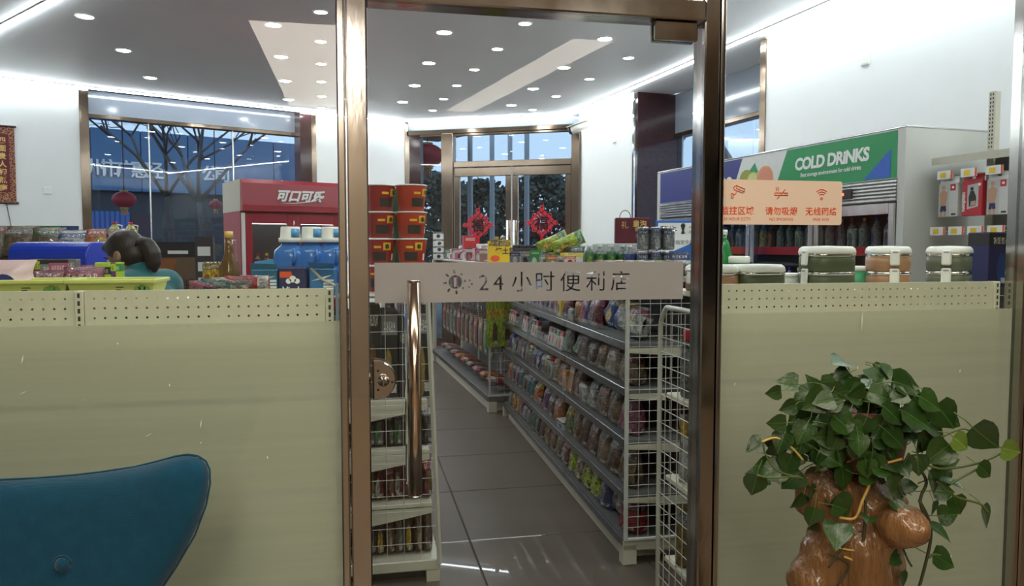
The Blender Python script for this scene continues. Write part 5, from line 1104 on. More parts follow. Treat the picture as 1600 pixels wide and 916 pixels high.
MB().lathe([(.030, 0), (.031, .01), (.031, .06), (.028, .085), (.014, .125), (.0115, .14), (.0115, .185)], 18).build('body', plain('amber_glass', (.16, .09, .03), .08, grain=.3, bump=0), wb); MB().lathe([(.0125, .172), (.0125, .192), (.001, .193)], 12).build('foil', M['inkgold'], wb); MB().lathe([(.0315, .02), (.0315, .055)], 18, cap=False).build('label', M['dark'], wb)
for k in range(4): 
    p = shopx(326 + 11 * k, .33); q = pack('can', ('yellow', 'gold', 'orange'), (.034, .034, .085), (p.x, .33 + .004 * k, DECK + .016), 0, 'yellow drink can standing on small carton, %s from the bottle' % ORD[3 - k], 'yellow cans', 'bag', k)
p = shopx(343, .33); pack('box', ('orange', 'red', 'yellow'), (.155, .06, .015), (p.x, .335, DECK), 0, 'low orange carton under the yellow cans', G2, 'box', 1)
p = shopx(354, .2); pack('box', ('navy', 'grey', 'blue'), (.085, .10, .05), (p.x - .01, .20, DECK), R(6), 'dark blue carton below the amber bottle', G2, 'box', 0)
p = shopx(384, .28); pack('box', ('maroon', 'navy', 'red'), (.05, .06, .06), (p.x, .31, DECK), R(6), 'small maroon carton beside the light blue tissue carton', G2, 'box', 2)
for k in range(4): p = shopx(315 + k * 18, .11); pack('pillow', (['pink', 'teal', 'white', 'red'][k], 'white', 'silver'), (.05, .05, .12), (p.x - .03, .10, DECK + .030 + .004 * k), 0, '%s flat pack lying at the shelf edge, %s towards the tissue cartons' % (['pink', 'teal', 'white', 'red'][k], ORD[k]), G2, 'bag', k, roll=PI / 2)
# pale yellow tray and pink packs
def tray(u0_, u1_, y, label, k):
    a, b = shopx(u0_, y).x, shopx(u1_, y).x; t = thing('card_tray', label, 'tray', ((a + b) / 2, y + .08, DECK), R((2, 0)[k])); w = (b - a) / 2; m = plain('pale_yellow_card', (.62, .66, .20), .5, grain=.02); h = .052
    o = .012
    S = MB()
    for s in (-1, 1):
        S.add([(s * (w - o), -.06, .0), (s * (w - o), .06, .0), (s * w, .075, h), (s * w, -.075, h)], [(0, 1, 2, 3) if s > 0 else (3, 2, 1, 0)])
        S.add([(-(w - o), s * .06, 0), ((w - o), s * .06, 0), (w, s * .075, h), (-w, s * .075, h)], [(3, 2, 1, 0) if s > 0 else (0, 1, 2, 3)])
    S.add([(-(w - o), -.06, .002), ((w - o), -.06, .002), ((w - o), .06, .002), (-(w - o), .06, .002)], [(0, 1, 2, 3)])
    so = S.build('tray_walls', m, t); sd_ = so.modifiers.new('s', 'SOLIDIFY'); sd_.thickness = .003
    MB().box(-w - .006, w + .006, -.084, -.074, h - .004, h + .008, bev=.003).box(-w - .006, w + .006, .074, .084, h - .004, h + .008, bev=.003).box(-w - .006, -w + .004, -.074, .074, h - .004, h + .008, bev=.003).box(w - .004, w + .006, -.074, .074, h - .004, h + .008, bev=.003).build('folded_rim', m, t)
    pm_ = MB(); [pm_.box(w * .1, w * (.34 - .06 * i), -.0735, -.0722, .040 - i * .007, .0425 - i * .007) for i in range(3)]; q = pm_.build('printed_lines', M['dark'], t); q.rotation_euler.x = -.05; q['kind'] = 'stuff'
    lf = MB(); [disc_print(lf, (w * .60 + .012 * i, .032 + .004 * (i % 2)), .009, -.0745, 8) for i in range(3)]; q = lf.build('green_leaf_print', plain('leaf_print', (.16, .30, .06), .5), t)
    return t
tray(-60, 100, .10, 'long pale yellow card tray reaching out of the picture', 0); tray(103, 240, .095, 'pale yellow card tray in front of the woman in teal', 1)
pk = ('pink', 'white', 'white')
pc_ = [(40, .33, .12, .085), (72, .30, .12, .09), (100, .34, .11, .095), (128, .30, .11, .10), (150, .345, .09, .105), (22, .29, .10, .085)]
for k, (u, y, w, h) in enumerate(pc_):
    p = shopx(u, y); pack('pillow' if k < 4 else 'bag', ('pink', 'pink', 'white') if k % 2 else pk, (w, .09, h - .012), (p.x, y + .02, DECK), 0, 'pink tissue pack behind the pale yellow trays, %s of the row' % ORD[[1, 2, 3, 4, 5, 0][k]], 'pink tissue packs', 'bag', k)
p = shopx(8, .23); t = thing('tissue_pack', 'large white and pink tissue pack with navy badge behind the trays', 'tissue pack', (p.x - .02, .26, DECK), R(5)); o = link('wrap', BAGS[0], t); o.scale = (.17, .11, .11); s = o.material_slots[0]; s.link = 'OBJECT'; s.material = plain('blush_wrap', (.70, .50, .52), .3)
bd = MB(); disc_print(bd, (0, 0), .032, 0); q = bd.build('navy_badge', M['navy'], t, (.02, -.058, .04)); lettering('R', M['inkwhite'], q, (0, -.001, -.012), .035)
for k, (u, y, a, b_, w, h) in enumerate(((64, .36, 'black', 'lime', .05, .11), (80, .36, 'black', 'silver', .05, .11), (94, .36, 'black', 'pink', .05, .11), (107, .365, 'black', 'grey', .05, .11), (162, .35, 'lime', 'black', .04, .10), (172, .36, 'purple', 'lime', .035, .10), (181, .365, 'lime', 'green', .035, .10))):
    p = shopx(u, y); pack('box', (a, b_, 'silver'), (w, .05, h), (p.x, y + .01, DECK), R(5), '%s and %s slim carton among the pink packs, %s from the checkout end' % (a, b_, ORD[k]), 'slim cartons among the pink packs', 'box', k)
# ------------------------------------------------------------------ lunch boxes
def lunchbox(u, y, tiers, col, label, w=.086, rot=0, lid=None, th=.062, colm=None):
    p = shopx(u, y); t = thing('lunch_box', label, 'lunch box', (p.x, y, DECK), R(rot), 'lunch boxes on the pale shelving'); m = plain('lunch_' + col, colm, .42, grain=.03)
    for i in range(tiers):
        z = i * th; MB().lathe([(w * .95, z + .001), (w * .985, z + .006), (w, z + th * .5), (w * .985, z + th - .010)], 28, sx=1.0, sy=.78, sq=3.2).build('tier', m, t)
        MB().lathe([(w * 1.0, z + th - .0098), (w * 1.015, z + th - .007), (w * 1.015, z + th - .003), (w * 1.0, z + th - .0002)], 28, sx=1.0, sy=.78, sq=3.2).build('steel_rim', M['chrome'], t)
    z = tiers * th; MB().lathe([(w * 1.02, z), (w * 1.03, z + .006), (w * .99, z + .017), (w * .88, z + .024), (.001, z + .026)], 28, sx=1.0, sy=.78, sq=3.2).build('lid', M['white'], t)
    for i in range(tiers):
        z = i * th + th
        for s in (-1, 1):
            b = MB(); b.box(-.0055, .0055, -.015, .015, -.040, .012, bev=.004); o = b.build('latch', M['white'], t, (s * (w * 1.03 + .003), -.006, z)); o.rotation_euler.y = -s * .06
            B1(-.0062 * 1, .0062, -.008, .008, .001, .006).build('latch_slot', M['grey'], o)
    return t
OLV, SAL = (.095, .115, .062), (.42, .22, .12)
lunchbox(1183, .235, 1, 'olive', 'low olive lunch box with cream lid', .084, 4, colm=OLV, th=.064)
lunchbox(1291, .215, 2, 'olive', 'two-tier olive lunch box in the middle with latches at its sides', .086, 5, colm=OLV)
lunchbox(1386, .215, 2, 'salmon', 'two-tier salmon lunch box with latches facing the glass', .086, 62, colm=SAL)
lunchbox(1482, .215, 2, 'sage', 'two-tier grey-green lunch box with one open latch', .087, 40, colm=(.12, .135, .09))
lunchbox(1112, .235, 1, 'salmon', 'low salmon lunch box half hidden by the door post', .082, 10, colm=SAL, th=.064)
for k, (u, y, col, r_, h) in enumerate(((1151, .33, (.05, .30, .10), .042, .115), (1231, .32, (.62, .62, .60), .055, .055), (1338, .32, (.08, .42, .22), .055, .078))):
    p = shopx(u, y); t = thing('round_box', ['green round tub behind the low olive lunch box', 'low white round tub beside the olive lunch box', 'mint green round tub between the olive and salmon boxes'][k], 'tub', (p.x, y, DECK))
    MB().lathe([(r_ * .92, 0), (r_, .01), (r_, h * .8)], 20).build('tub', plain('tub_%d' % k, col, .4), t); MB().lathe([(r_ * 1.04, h * .8), (r_ * 1.04, h * .97), (r_ * .9, h), (.001, h)], 20).build('lid', M['white'], t)
p = shopx(1126, .36); t = thing('green_bottle', 'clear green drink bottle standing by the steel door post', 'bottle', (p.x, .345, DECK)); MB().lathe([(.028, 0), (.031, .01), (.031, .12), (.02, .16), (.012, .175), (.012, .19)], 16).build('body', plain('green_pet', (.03, .28, .08), .1, grain=.4, bump=0), t); MB().lathe([(.014, .188), (.014, .205), (.001, .206)], 12).build('cap', M['white'], t)
for k, (u, w, h) in enumerate(((1541, .10, .20), (1572, .07, .17))): p = shopx(u, .33); pack('box', ('navy', 'black', 'blue'), (w, .10, h), (p.x, .32, DECK), R(0), ['tall dark navy carton beyond the grey-green lunch box', 'second dark navy carton at the end post'][k], G2, 'box', k)
# packs on the lower boards by the mesh end
for zi, (z, a, b_, c_, h, w, nm) in enumerate(((.981, 'silver', 'black', 'green', .235, .085, 'pale bottle with dark cap'), (.681, 'white', 'yellow', 'grey', .24, .09, 'white pouch with yellow top'), (.381, 'gold', 'silver', 'white', .22, .11, 'golden yellow bag'))):
    for k in range(4):
        kind = 'jar' if zi == 0 else 'bag'
        pack(kind, (a, b_, c_), (w, .085, h), (1.075 + .065 + k * (w + .008), .05 + .30 - .02 * (k % 2), z), 0, '%s behind the wire end, %s from it' % (nm, ORD[k]), 'packs behind the wire end', 'bag', (0, 1, 2, 3)[k] if zi else 0)
# ------------------------------------------------------------------ notice on the glass
n0 = at_y(1118, 280, -.007); n1 = at_y(1312, 352, -.007)
nt = thing('glass_notice', 'peach notice with three red symbols stuck on the right pane', 'sign', ((n0.x + n1.x) / 2, -.0075, (n0.z + n1.z) / 2)); w, h = (n1.x - n0.x) / 2 + .004, (n0.z - n1.z) / 2
pts = [(sx * (w - .008) + .008 * math.cos(a), sz * (h - .008) + .008 * math.sin(a)) for sx, sz, a0 in ((1, 1, 0), (-1, 1, PI / 2), (-1, -1, PI), (1, -1, 3 * PI / 2)) for a in [a0 + PI / 8 * i for i in range(5)]]
MB().prism(pts, -.002, 0, 'y').build('board', plain('peach_card', (.84, .68, .54), .5, grain=.01, bump=0), nt)
for k, (cn, en) in enumerate((('监控区域', '24 HOUR CCTV'), ('请勿吸烟', 'NO SMOKING'), ('无线网络', 'FREE WIFI'))):
    x = (-.136, .007, .140)[k]; lettering(cn, M['inkred'], nt, (x, -.0026, -.035), .026, offset=.0004, space=1.06); lettering(en, M['inkred'], nt, (x, -.0026, -.054), .0125)
ic = lambda pts, r=.0011: MB().tube([(a, -.003, c) for a, c in pts], r, 5)
s_ = ic([(-.150, .044), (-.141, .049), (-.113, .038), (-.119, .027), (-.147, .036), (-.150, .044)]); s_.tube([(-.139, -.003, .049), (-.142, -.003, .041), (-.113, -.003, .030)], .0009, 5).tube([(-.140, -.003, .034), (-.143, -.003, .024), (-.151, -.003, .020)], .0011, 5).tube([(-.151, -.003, .025), (-.151, -.003, .011), (-.157, -.003, .011), (-.157, -.003, .025), (-.151, -.003, .025)], .0011, 5); s_.build('camera_symbol', M['inkred'], nt)
s_ = ic([(-.016, .022), (.027, .022), (.027, .029), (-.016, .029), (-.016, .022)]); s_.tube([(-.008, -.003, .011), (.018, -.003, .040)], .0012, 5).tube([(-.012, -.003, .034), (-.009, -.003, .040), (-.013, -.003, .046)], .0009, 5).tube([(-.006, -.003, .034), (-.003, -.003, .040), (-.006, -.003, .047)], .0009, 5).tube([(.020, -.003, .022), (.020, -.003, .029)], .0009, 5); s_.build('no_smoking_symbol', M['inkred'], nt)
s_ = MB()
for r_ in (.011, .018, .025): s_.tube([(.140 + r_ * math.sin(a), -.003, .016 + r_ * math.cos(a)) for a in [(-.75 + 1.5 * i / 8) for i in range(9)]], .0012, 5)
s_.tube([(.140 + .0035 * math.cos(a), -.003, .014 + .0035 * math.sin(a)) for a in [2 * PI * i / 10 for i in range(11)]], .0011, 5); s_.build('wifi_symbol', M['inkred'], nt)
# ------------------------------------------------------------------ checkout: counter, blue canopy stand, snack rack by the wall, cartons, oil
ct = thing('checkout_counter', 'dark checkout counter carrying the blue canopy stand', 'counter', (-1.72, 2.14, 0))
B1(-.62, .52, -.26, .26, .06, .96).build('body', plain('counter_laminate', (.10, .09, .085), .4), ct); B1(-.65, .55, -.29, .29, .96, 1.0, bev=.006).build('worktop', M['white'], ct); B1(-.58, .48, -.22, .22, 0, .06).build('kick_plate', M['black'], ct)
for k in range(3): d_ = B1(-.60 + k * .37, -.25 + k * .37, -.275, -.26, .1, .92, bev=.004).build('door', plain('counter_laminate', (.10, .09, .085), .4), ct); B1(-.42 + k * .37, -.40 + k * .37, -.29, -.275, .7, .8).build('handle', M['chrome'], d_)
c0 = at(38, 396, 3.85); c1 = at(155, 398, 3.85); cx = (c0 + c1) / 2; cw = (c1 - c0).length / 2
st = thing('canopy_stand', 'glossy blue canopy stand with lit white shelf on the checkout', 'display stand', (cx.x, cx.y, 1.0), -YAW + R(2))
prof = [(-.13, .40)] + [(-.13 + .075 * (1 - math.cos(a)), .455 + .072 * math.sin(a)) for a in [PI / 2 * i / 6 for i in range(7)]] + [(.10, .530), (.12, .515), (.12, .40)]
cb = MB().prism(prof, -cw, cw, 'x').build('canopy', M['blue'], st); bv = cb.modifiers.new('b', 'BEVEL'); bv.width = .006; bv.segments = 2
MB().prism([(q[0] * .5 - .065 - .0, q[1]) for q in prof], 0, 0, 'x') if 0 else None
for k in range(4): MB().tube(spline_pts([(-.08 + k * .065, -.075, .523), (-.065 + k * .065, -.078, .512), (-.05 + k * .065, -.07, .524)], 4), .003, 4).build('scroll_print', M['inkwhite'], st)
for s in (-1, 1): B1(s * cw - .008, s * cw + .008, -.10, .10, 0, .40).build('side_panel', plain('milky_panel', (.45, .50, .58), .3), st)
B1(-cw + .01, cw - .01, .09, .10, 0, .40).build('back_panel', M['grey'], st); B1(-cw + .01, cw - .01, -.11, .09, .0, .02).build('base_board', M['grey'], st)
B1(-cw * .1, cw * .55, .04, .05, .27, .37).build('lit_panel', glow('lit_panel', (.55, .62, 1), 1.0), st)
for k in range(5): pack('box', (['blue', 'purple', 'navy', 'white', 'grey'][k], 'white', 'silver'), (.05, .05, .11), (cx.x - .12 + k * .055, cx.y - .03, 1.0205), -YAW, '%s little carton inside the blue canopy stand, %s from its end' % (['blue', 'purple', 'navy', 'white', 'grey'][k], ORD[k]), 'cartons in the canopy stand', 'box', k)
# snack rack
r0 = at(-60, 403, 4.7); r1 = at(196, 403, 4.9); rc = (r0 + r1) / 2; rw = (r1 - r0).length / 2; rz_ = math.atan2(r1.y - r0.y, r1.x - r0.x)
rk = thing('snack_rack', 'dark red edged rack of big snack bags below the scroll', 'shelving', (rc.x, rc.y, 0), rz_)
B1(-rw, rw, .0, .46, 1.40, 1.43, bev=.004).build('top_board', plain('rack_wood', (.10, .06, .045), .5), rk); B1(-rw, rw, -.015, .0, 1.385, 1.44, bev=.003).build('red_edge', M['maroon'], rk)
for x in (-rw + .02, -.02, rw - .06): B1(x, x + .04, .02, .44, 0, 1.40).build('side_panel', M['dark'], rk)
for z in (.3, .68, 1.05): B1(-rw + .07, rw - .07, .02, .44, z, z + .02).build('shelf_board', M['dark'], rk)
B1(-rw + .06, rw - .06, .44, .45, 0, 1.38).build('back_panel', M['dark'], rk)
rb = [(18, 'cream', 'white', 'tan', 'food', .19, .20, 'tan snack bag with white lettering and red top', 0), (-30, 'tan', 'red', 'cream', 'food', .19, .20, 'second tan snack bag by the picture edge', 0), (62, 'tan', 'green', 'tan', 'food', .20, .19, 'tan milk flake bag with green label', 1), (105, 'white', 'blue', 'silver', 'bag', .20, .17, 'white and pale blue snack bag', 0), (146, 'orange', 'red', 'yellow', 'bag', .19, .18, 'orange bag with red top and yellow picture', 0), (176, 'orange', 'maroon', 'gold', 'food', .17, .18, 'red topped orange bag beside the woman', 0)]
for k, (u, a, b_, c_, sty, w, h, nm, q_) in enumerate(rb):
    p = at(u, 400, 4.82); pack('bag', (a, b_, c_), (w, .07, h * 1.18), (p.x - .0, p.y + .08, 1.4302 + .01), rz_, nm + ' on the rack', 'big bags on the rack', sty, k, -.55)
for k, (u, a, b_, c_) in enumerate(((60, 'green', 'green', 'yellow'), (92, 'blue', 'blue', 'white'), (8, 'maroon', 'red', 'gold'), (128, 'silver', 'white', 'silver'))):
    p = at(u, 400, 5.0); pack('box' if k == 0 else 'bag', (a, b_, c_), (.22 if k == 0 else .17, .08, .215 if k != 3 else .19), (p.x, p.y + .12, 1.4302), rz_, '%s %s standing in the rear row of the rack' % (['dark green', 'bright blue', 'dark red', 'clear silver'][k], 'carton' if k == 0 else 'bag'), 'rear row on the rack', 'bag', k)
# oil bottles on a stool-high cabinet by the window
p = at(192, 372, 6.3); cb = tag(MB().box(-.32, .32, -.2, .2, .03, 1.55, bev=.006).box(-.30, .30, -.205, -.2, .1, .8).box(-.30, .30, -.205, -.2, .82, 1.5).build('storage_cabinet', plain('dark_cabinet', (.05, .05, .055), .5), None, (p.x, p.y, -.03), ANG['L']), 'dark storage cabinet under the window carrying two oil bottles', 'cabinet')
for k, dx in enumerate((-.06, .06)):
    t = thing('oil_bottle', 'big clear cooking oil bottle with red cap, %s on the dark cabinet' % ('scroll side' if k == 0 else 'fridge side'), 'bottle', (p.x + dx * math.cos(ANG['L']), p.y + dx * math.sin(ANG['L']), 1.521), ANG['L'] + .1 * k, 'cooking oil bottles')
    MB().lathe([(.045, 0), (.052, .01), (.052, .09), (.050, .11), (.030, .15), (.016, .165), (.016, .175)], 14, sq=3).build('body', plain('oil_yellow', (.40, .36, .12), .12, grain=.2, bump=0), t); MB().lathe([(.018, .17), (.018, .188), (.001, .189)], 10).build('cap', M['red'], t)
    MB().lathe([(.0528, .03), (.0528, .085)], 14, sq=3, cap=False).build('label', plain('oil_label', (.06, .12, .05), .4), t); MB().tube([(.02, 0, .165), (.055, 0, .16), (.050, 0, .11)], .006, 5).build('handle', M['white'], t)
# stacked cartons by the crimson fridge
p = at(277, 380, 4.6); 
for k, (z, h, w) in enumerate(((0, .52, .36), (.521, .50, .35), (1.022, .51, .35))):
    t = thing('shipping_carton', 'brown carton with black printed band, %s of the stack by the checkout' % ('lowest', 'middle', 'topmost')[k], 'carton', (p.x + .01 * k, p.y + .16, z), -YAW + R(4 * k - 4), 'brown cartons')
    wf = w * (.72 if k == 2 else 1) ; B1(-wf / 2, wf / 2, -.15, .15, 0, h, bev=.004).build('carton', plain('carton_brown', (.16, .10, .06), .7), t); B1(-wf / 2 - .001, wf / 2 + .001, -.1515, .1515, h - .09, h + .001).build('black_band', M['inkblack'], t); flat([(-wf / 2 + .01, .10), (-wf / 2 + .12, h - .10), (-wf / 2 + .01, h - .10)], -.1525).build('orange_corner', plain('rust_print', (.30, .10, .03), .6), t); lettering('火锅', M['inkblack'], t, (.03, -.153, h * .45), .07)
    B1(-.06, .06, -.1525, -.1515, h - .07, h - .05).build('white_print', M['paper'], t)
p = at(320, 395, 4.2); t = thing('price_board', 'narrow dark price board standing left of the amber bottle', 'board', (p.x, p.y, .0), -YAW); B1(-.05, .05, -.01, .01, 0, 1.56).build('board', M['dark'], t)
for k in range(4): B1(-.035, .035, -.0115, -.0101, 1.20 + k * .085, 1.25 + k * .085).build('price_card', M['paper'], t)
B1(-.12, .12, -.10, .10, 0, .02).build('foot', M['dark'], t)
p = at(640, 400, 3.9)
# ------------------------------------------------------------------ the woman at the checkout
def put(me, name, mat, parent): me.materials.clear(); me.materials.append(mat); o = link(name, me, parent); [setattr(p, 'use_smooth', True) for p in me.polygons]; return o
wq = at(222, 420, 3.52)
wm = thing('person', 'woman with dark tied-back hair in a teal top bending over the checkout', 'person', (wq.x, wq.y, 0), R(-118))
skin_m = plain('skin', (.42, .23, .15), .5, grain=.05, bump=.05)
NB = Vector((0, -.02, 1.345)); HC = Vector((0, -.085, 1.462))                     # neck base, head centre (bowed forward)
hd_ = lambda x, y, z: HC + Matrix.Rotation(.50, 3, 'X') @ Vector((x, y, z))
parts = [((0, .01, .90), (.155, .105, .12)), ((0, .0, 1.06), (.125, .092, .14)), ((0, .0, 1.22), (.150, .098, .13)), ((-.145, .0, 1.325), (.145, .0, 1.325), .056, .056), (NB - Vector((0, 0, .06)), HC + Vector((0, .03, -.03)), .056, .050),
         (hd_(0, .008, .022), (.074, .092, .090)), (hd_(0, -.022, -.045), (.055, .064, .062)), (hd_(0, -.098, -.012), hd_(0, -.086, .018), .012, .008), (hd_(.074, .012, -.01), (.010, .020, .030)), (hd_(-.074, .012, -.01), (.010, .020, .030)), (hd_(0, -.082, -.052), (.022, .010, .007))]
for s in (-1, 1):
    sh, el, wr = Vector((s * .175, .0, 1.32)), Vector((s * .205, -.03, 1.04)), Vector((s * .11, -.22, 1.055))
    parts += [(sh, el, .050, .038), (el, wr, .038, .025)]
    pc = wr + Vector((-s * .03, -.065, .008)); parts += [(wr, pc, .026, .030), (pc, (.036, .042, .016))]
    for f in range(4):
        a = pc + Vector((s * (-.028 + .018 * f), -.03, .002)); L = (.032, .038, .036, .028)[3 - f]; m_ = a + Vector((0, -L, .004)); parts += [(a, m_, .0088, .0082), (m_, m_ + Vector((0, -L * .75, -.014)), .0082, .0072)]
    th0 = pc + Vector((-s * .03, .01, 0)); parts += [(th0, th0 + Vector((-s * .022, -.03, -.002)), .011, .0095), (th0 + Vector((-s * .022, -.03, -.002)), th0 + Vector((-s * .024, -.058, -.008)), .0095, .008)]
    hip, kn, an = Vector((s * .085, .01, .86)), Vector((s * .095, -.01, .47)), Vector((s * .095, .015, .085)); parts += [(hip, kn, .082, .055), (kn, an, .055, .036), (an + Vector((0, 0, -.045)), an + Vector((0, -.13, -.055)), .034, .028)]
put(blob_body(parts, .008, 3), 'body', skin_m, wm)
top = [((0, .01, .92), (.172, .122, .13)), ((0, .0, 1.06), (.142, .108, .15)), ((0, .008, 1.24), (.170, .120, .125)), ((-.150, .004, 1.332), (.150, .004, 1.332), .070, .070), (NB - Vector((0, 0, .05)), NB + Vector((0, .006, .045)), .066, .062)]
for s in (-1, 1): top += [((s * .180, .0, 1.322), (s * .208, -.03, 1.04), .062, .049), ((s * .208, -.03, 1.04), (s * .128, -.195, 1.053), .049, .034)]
put(blob_body(top, .011, 6), 'teal_top', plain('teal_knit', (.012, .145, .165), .85, grain=.12, scale=120, bump=.5, sheen=.3), wm)
tr_ = [((0, .01, .88), (.165, .118, .10))]
for s in (-1, 1): tr_ += [((s * .085, .01, .86), (s * .095, -.01, .47), .092, .068), ((s * .095, -.01, .47), (s * .095, .015, .12), .068, .052)]
put(blob_body(tr_, .012, 5), 'trousers', plain('dark_denim', (.015, .018, .03), .8), wm)
for s in (-1, 1): put(blob_body([((s * .095, .02, .05), (s * .095, -.12, .04), .042, .036), ((s * .095, -.05, .018), (.040, .12, .016))], .008, 3), 'shoe', M['black'], wm)
hair_m = NT('dark_hair'); hc_ = hair_m.coord('Object'); hn = hair_m.noise(hair_m.map(hc_, (60, 60, 14)), 3, 4); hair_m = hair_m.done(hair_m.bsdf(hair_m.mix(hn, (.008, .006, .005), (.045, .028, .020)), .42, 0, bump=hn, bstr=.35, bdist=.004))
hair = [(hd_(0, .016, .034), (.082, .094, .086)), (hd_(0, .045, -.02), (.074, .068, .068)), (hd_(.050, .012, .02), (.030, .045, .045)), (hd_(-.050, .012, .02), (.030, .045, .045)), (hd_(0, -.05, .070), (.055, .044, .036))]
pt_ = [hd_(0, .095, .0), hd_(0, .125, -.015), hd_(0, .130, -.06), hd_(0, .118, -.10), hd_(0, .105, -.13)]
for i, (a, b_) in enumerate(((.032, .040), (.040, .042), (.042, .034), (.034, .016))): hair.append((pt_[i], pt_[i + 1], a, b_))
put(blob_body(hair, .009, 3), 'hair', hair_m, wm)
tie = MB(); a = hd_(0, .102, -.004); tie.tube([a + Vector((.035 * math.cos(t), .01 * math.sin(t), .035 * math.sin(t))) for t in [2 * PI * k / 12 for k in range(13)]], .009, 6); tie.build('hair_tie', M['black'], wm)
for s in (-1, 1):
    e = MB(); c = hd_(s * .030, -.078, .012); e.lathe([(.0001, -.011), (.008, -.008), (.011, 0), (.008, .008), (.0001, .011)], 10, c=c); e.build('eye', M['inkwhite'], wm); e = MB(); c = hd_(s * .030, -.087, .010); e.lathe([(.0001, -.005), (.005, 0), (.0001, .005)], 8, c=c); e.build('pupil', M['inkblack'], wm)
    MB().tube([hd_(s * .014, -.086, .032), hd_(s * .032, -.086, .037), hd_(s * .048, -.076, .031)], .004, 5).build('eyebrow', hair_m, wm)
MB().tube([hd_(-.022, -.084, -.052), hd_(0, -.091, -.051), hd_(.022, -.084, -.052)], .0045, 6).build('lips', plain('lips', (.40, .12, .10), .4), wm)

# ------------------------------------------------------------------ teal lounge chair in the lobby
cq = at(-14, 880, 1.475)
ch = thing('lounge_chair', 'teal fabric lounge chair with buttoned flared back before the glass', 'chair', (cq.x, cq.y, 0), R(0))
n = NT('teal_fabric'); c = n.coord('Object'); w1 = n.n('ShaderNodeTexWave', wave_type='BANDS', bands_direction='X'); n.set(w1.inputs[0], c); w1.inputs['Scale'].default_value = 190; w2_ = n.n('ShaderNodeTexWave', wave_type='BANDS', bands_direction='Z'); n.set(w2_.inputs[0], c); w2_.inputs['Scale'].default_value = 190
wv = n.math('MULTIPLY', w1.outputs[1], w2_.outputs[1]); nz = n.noise(c, 40, 4)
M['teal'] = n.done(n.bsdf(n.mix(n.math('ADD', n.math('MULTIPLY', wv, .5), n.math('MULTIPLY', nz, .5)), (.000, .036, .075), (.004, .098, .172)), .9, 0, bump=n.math('ADD', wv, nz), bstr=.35, bdist=.003, spec=.2, sheen=.25))
half = [(.40, .22), (.52, .22), (.65, .235), (.76, .275), (.855, .335), (.924, .373), (.99, .396), (1.035, .404), (1.066, .403), (1.084, .395), (1.095, .379), (1.098, .358), (1.094, .333), (1.084, .30), (1.071, .25), (1.061, .18), (1.056, .128), (1.053, .06)]
half = [(.4 + (z - .4) * .952, x * 1.015) for z, x in half]
loop = [(x, z) for z, x in half] + [(0, 1.022)] + [(-x, z) for z, x in half[::-1]]
cxz = (0, .78); NL = len(loop)
rings = [(0, 1.0), (.30, .985), (.62, .95), (.85, .88), (.96, .75), (1, .55), (1, .30)]
vs, fs = [], []
def backpt(x, z, k, f, side):
    y = side * .048 * k; y += -.32 * x * x - .16 * (z - .42) * 0 + .22 * (z - .42) ** 1.0 * .55
    d = math.hypot(abs(x) - .128, z - .886); 
    return (x, y, z)
seq = [(1, k, f) for k, f in rings[::-1]] + [(-1, k, f) for k, f in rings[1:]]
for side, k, f in seq:
    for x, z in loop: X, Z = cxz[0] + (x - cxz[0]) * f, cxz[1] + (z - cxz[1]) * f; vs.append(backpt(X, Z, k, f, side))
R_ = len(seq)
for r in range(R_ - 1):
    for i in range(NL): fs.append((r * NL + i, r * NL + (i + 1) % NL, (r + 1) * NL + (i + 1) % NL, (r + 1) * NL + i))
vs.append(backpt(0, .80, 1, 0, 1)); vs.append(backpt(0, .80, 1, 0, -1))
for i in range(NL): fs.append((len(vs) - 2, (i + 1) % NL, i)); fs.append((len(vs) - 1, (R_ - 1) * NL + i, (R_ - 1) * NL + (i + 1) % NL))
bo = MB().add(vs, fs, True).build('backrest', M['teal'], ch); subsurf(bo, 1)
dgx = bpy.context.evaluated_depsgraph_get(); dgx.update(); boe = bo.evaluated_get(dgx)
for bx in (-.128, .128):
    hit, hp, hn, _ = boe.ray_cast(Vector((bx, -2, .862)), Vector((0, 1, 0)))
    if not hit: hp, hn = Vector((bx, 0, .862)), Vector((0, -1, 0))
    bt_ = MB().lathe([(.001, -.002), (.0145, -.002), (.0145, .001), (.012, .006), (.007, .009), (.001, .0098)], 18).build('button', M['teal'], ch, hp); bt_.rotation_mode = 'QUATERNION'; bt_.rotation_quaternion = hn.to_track_quat('Z', 'Y')
    MB().tube([(.017 * math.cos(a), .017 * math.sin(a), 0) for a in [2 * PI * k / 16 for k in range(17)]], .0022, 5).build('button_tuft', M['teal'], bt_)
pip = MB().tube([backpt(x, z, 0, 1, 1) for x, z in loop], .0022, 6).build('piping', M['teal'], ch)
so = MB().box(-.38, .38, -.52, .06, .31, .44, bev=.05).build('seat', M['teal'], ch); so.modifiers.new('b', 'BEVEL').width = .02; subsurf(so, 1)
lg = plain('beech_leg', (.42, .26, .13), .4)
for sx in (-1, 1):
    for y0, y1 in ((-.44, -.50), (.0, .06)): MB().tube([(sx * .29, y0, .33), (sx * .34, y1, 0)], [.020, .013], 12).build('leg', lg, ch)
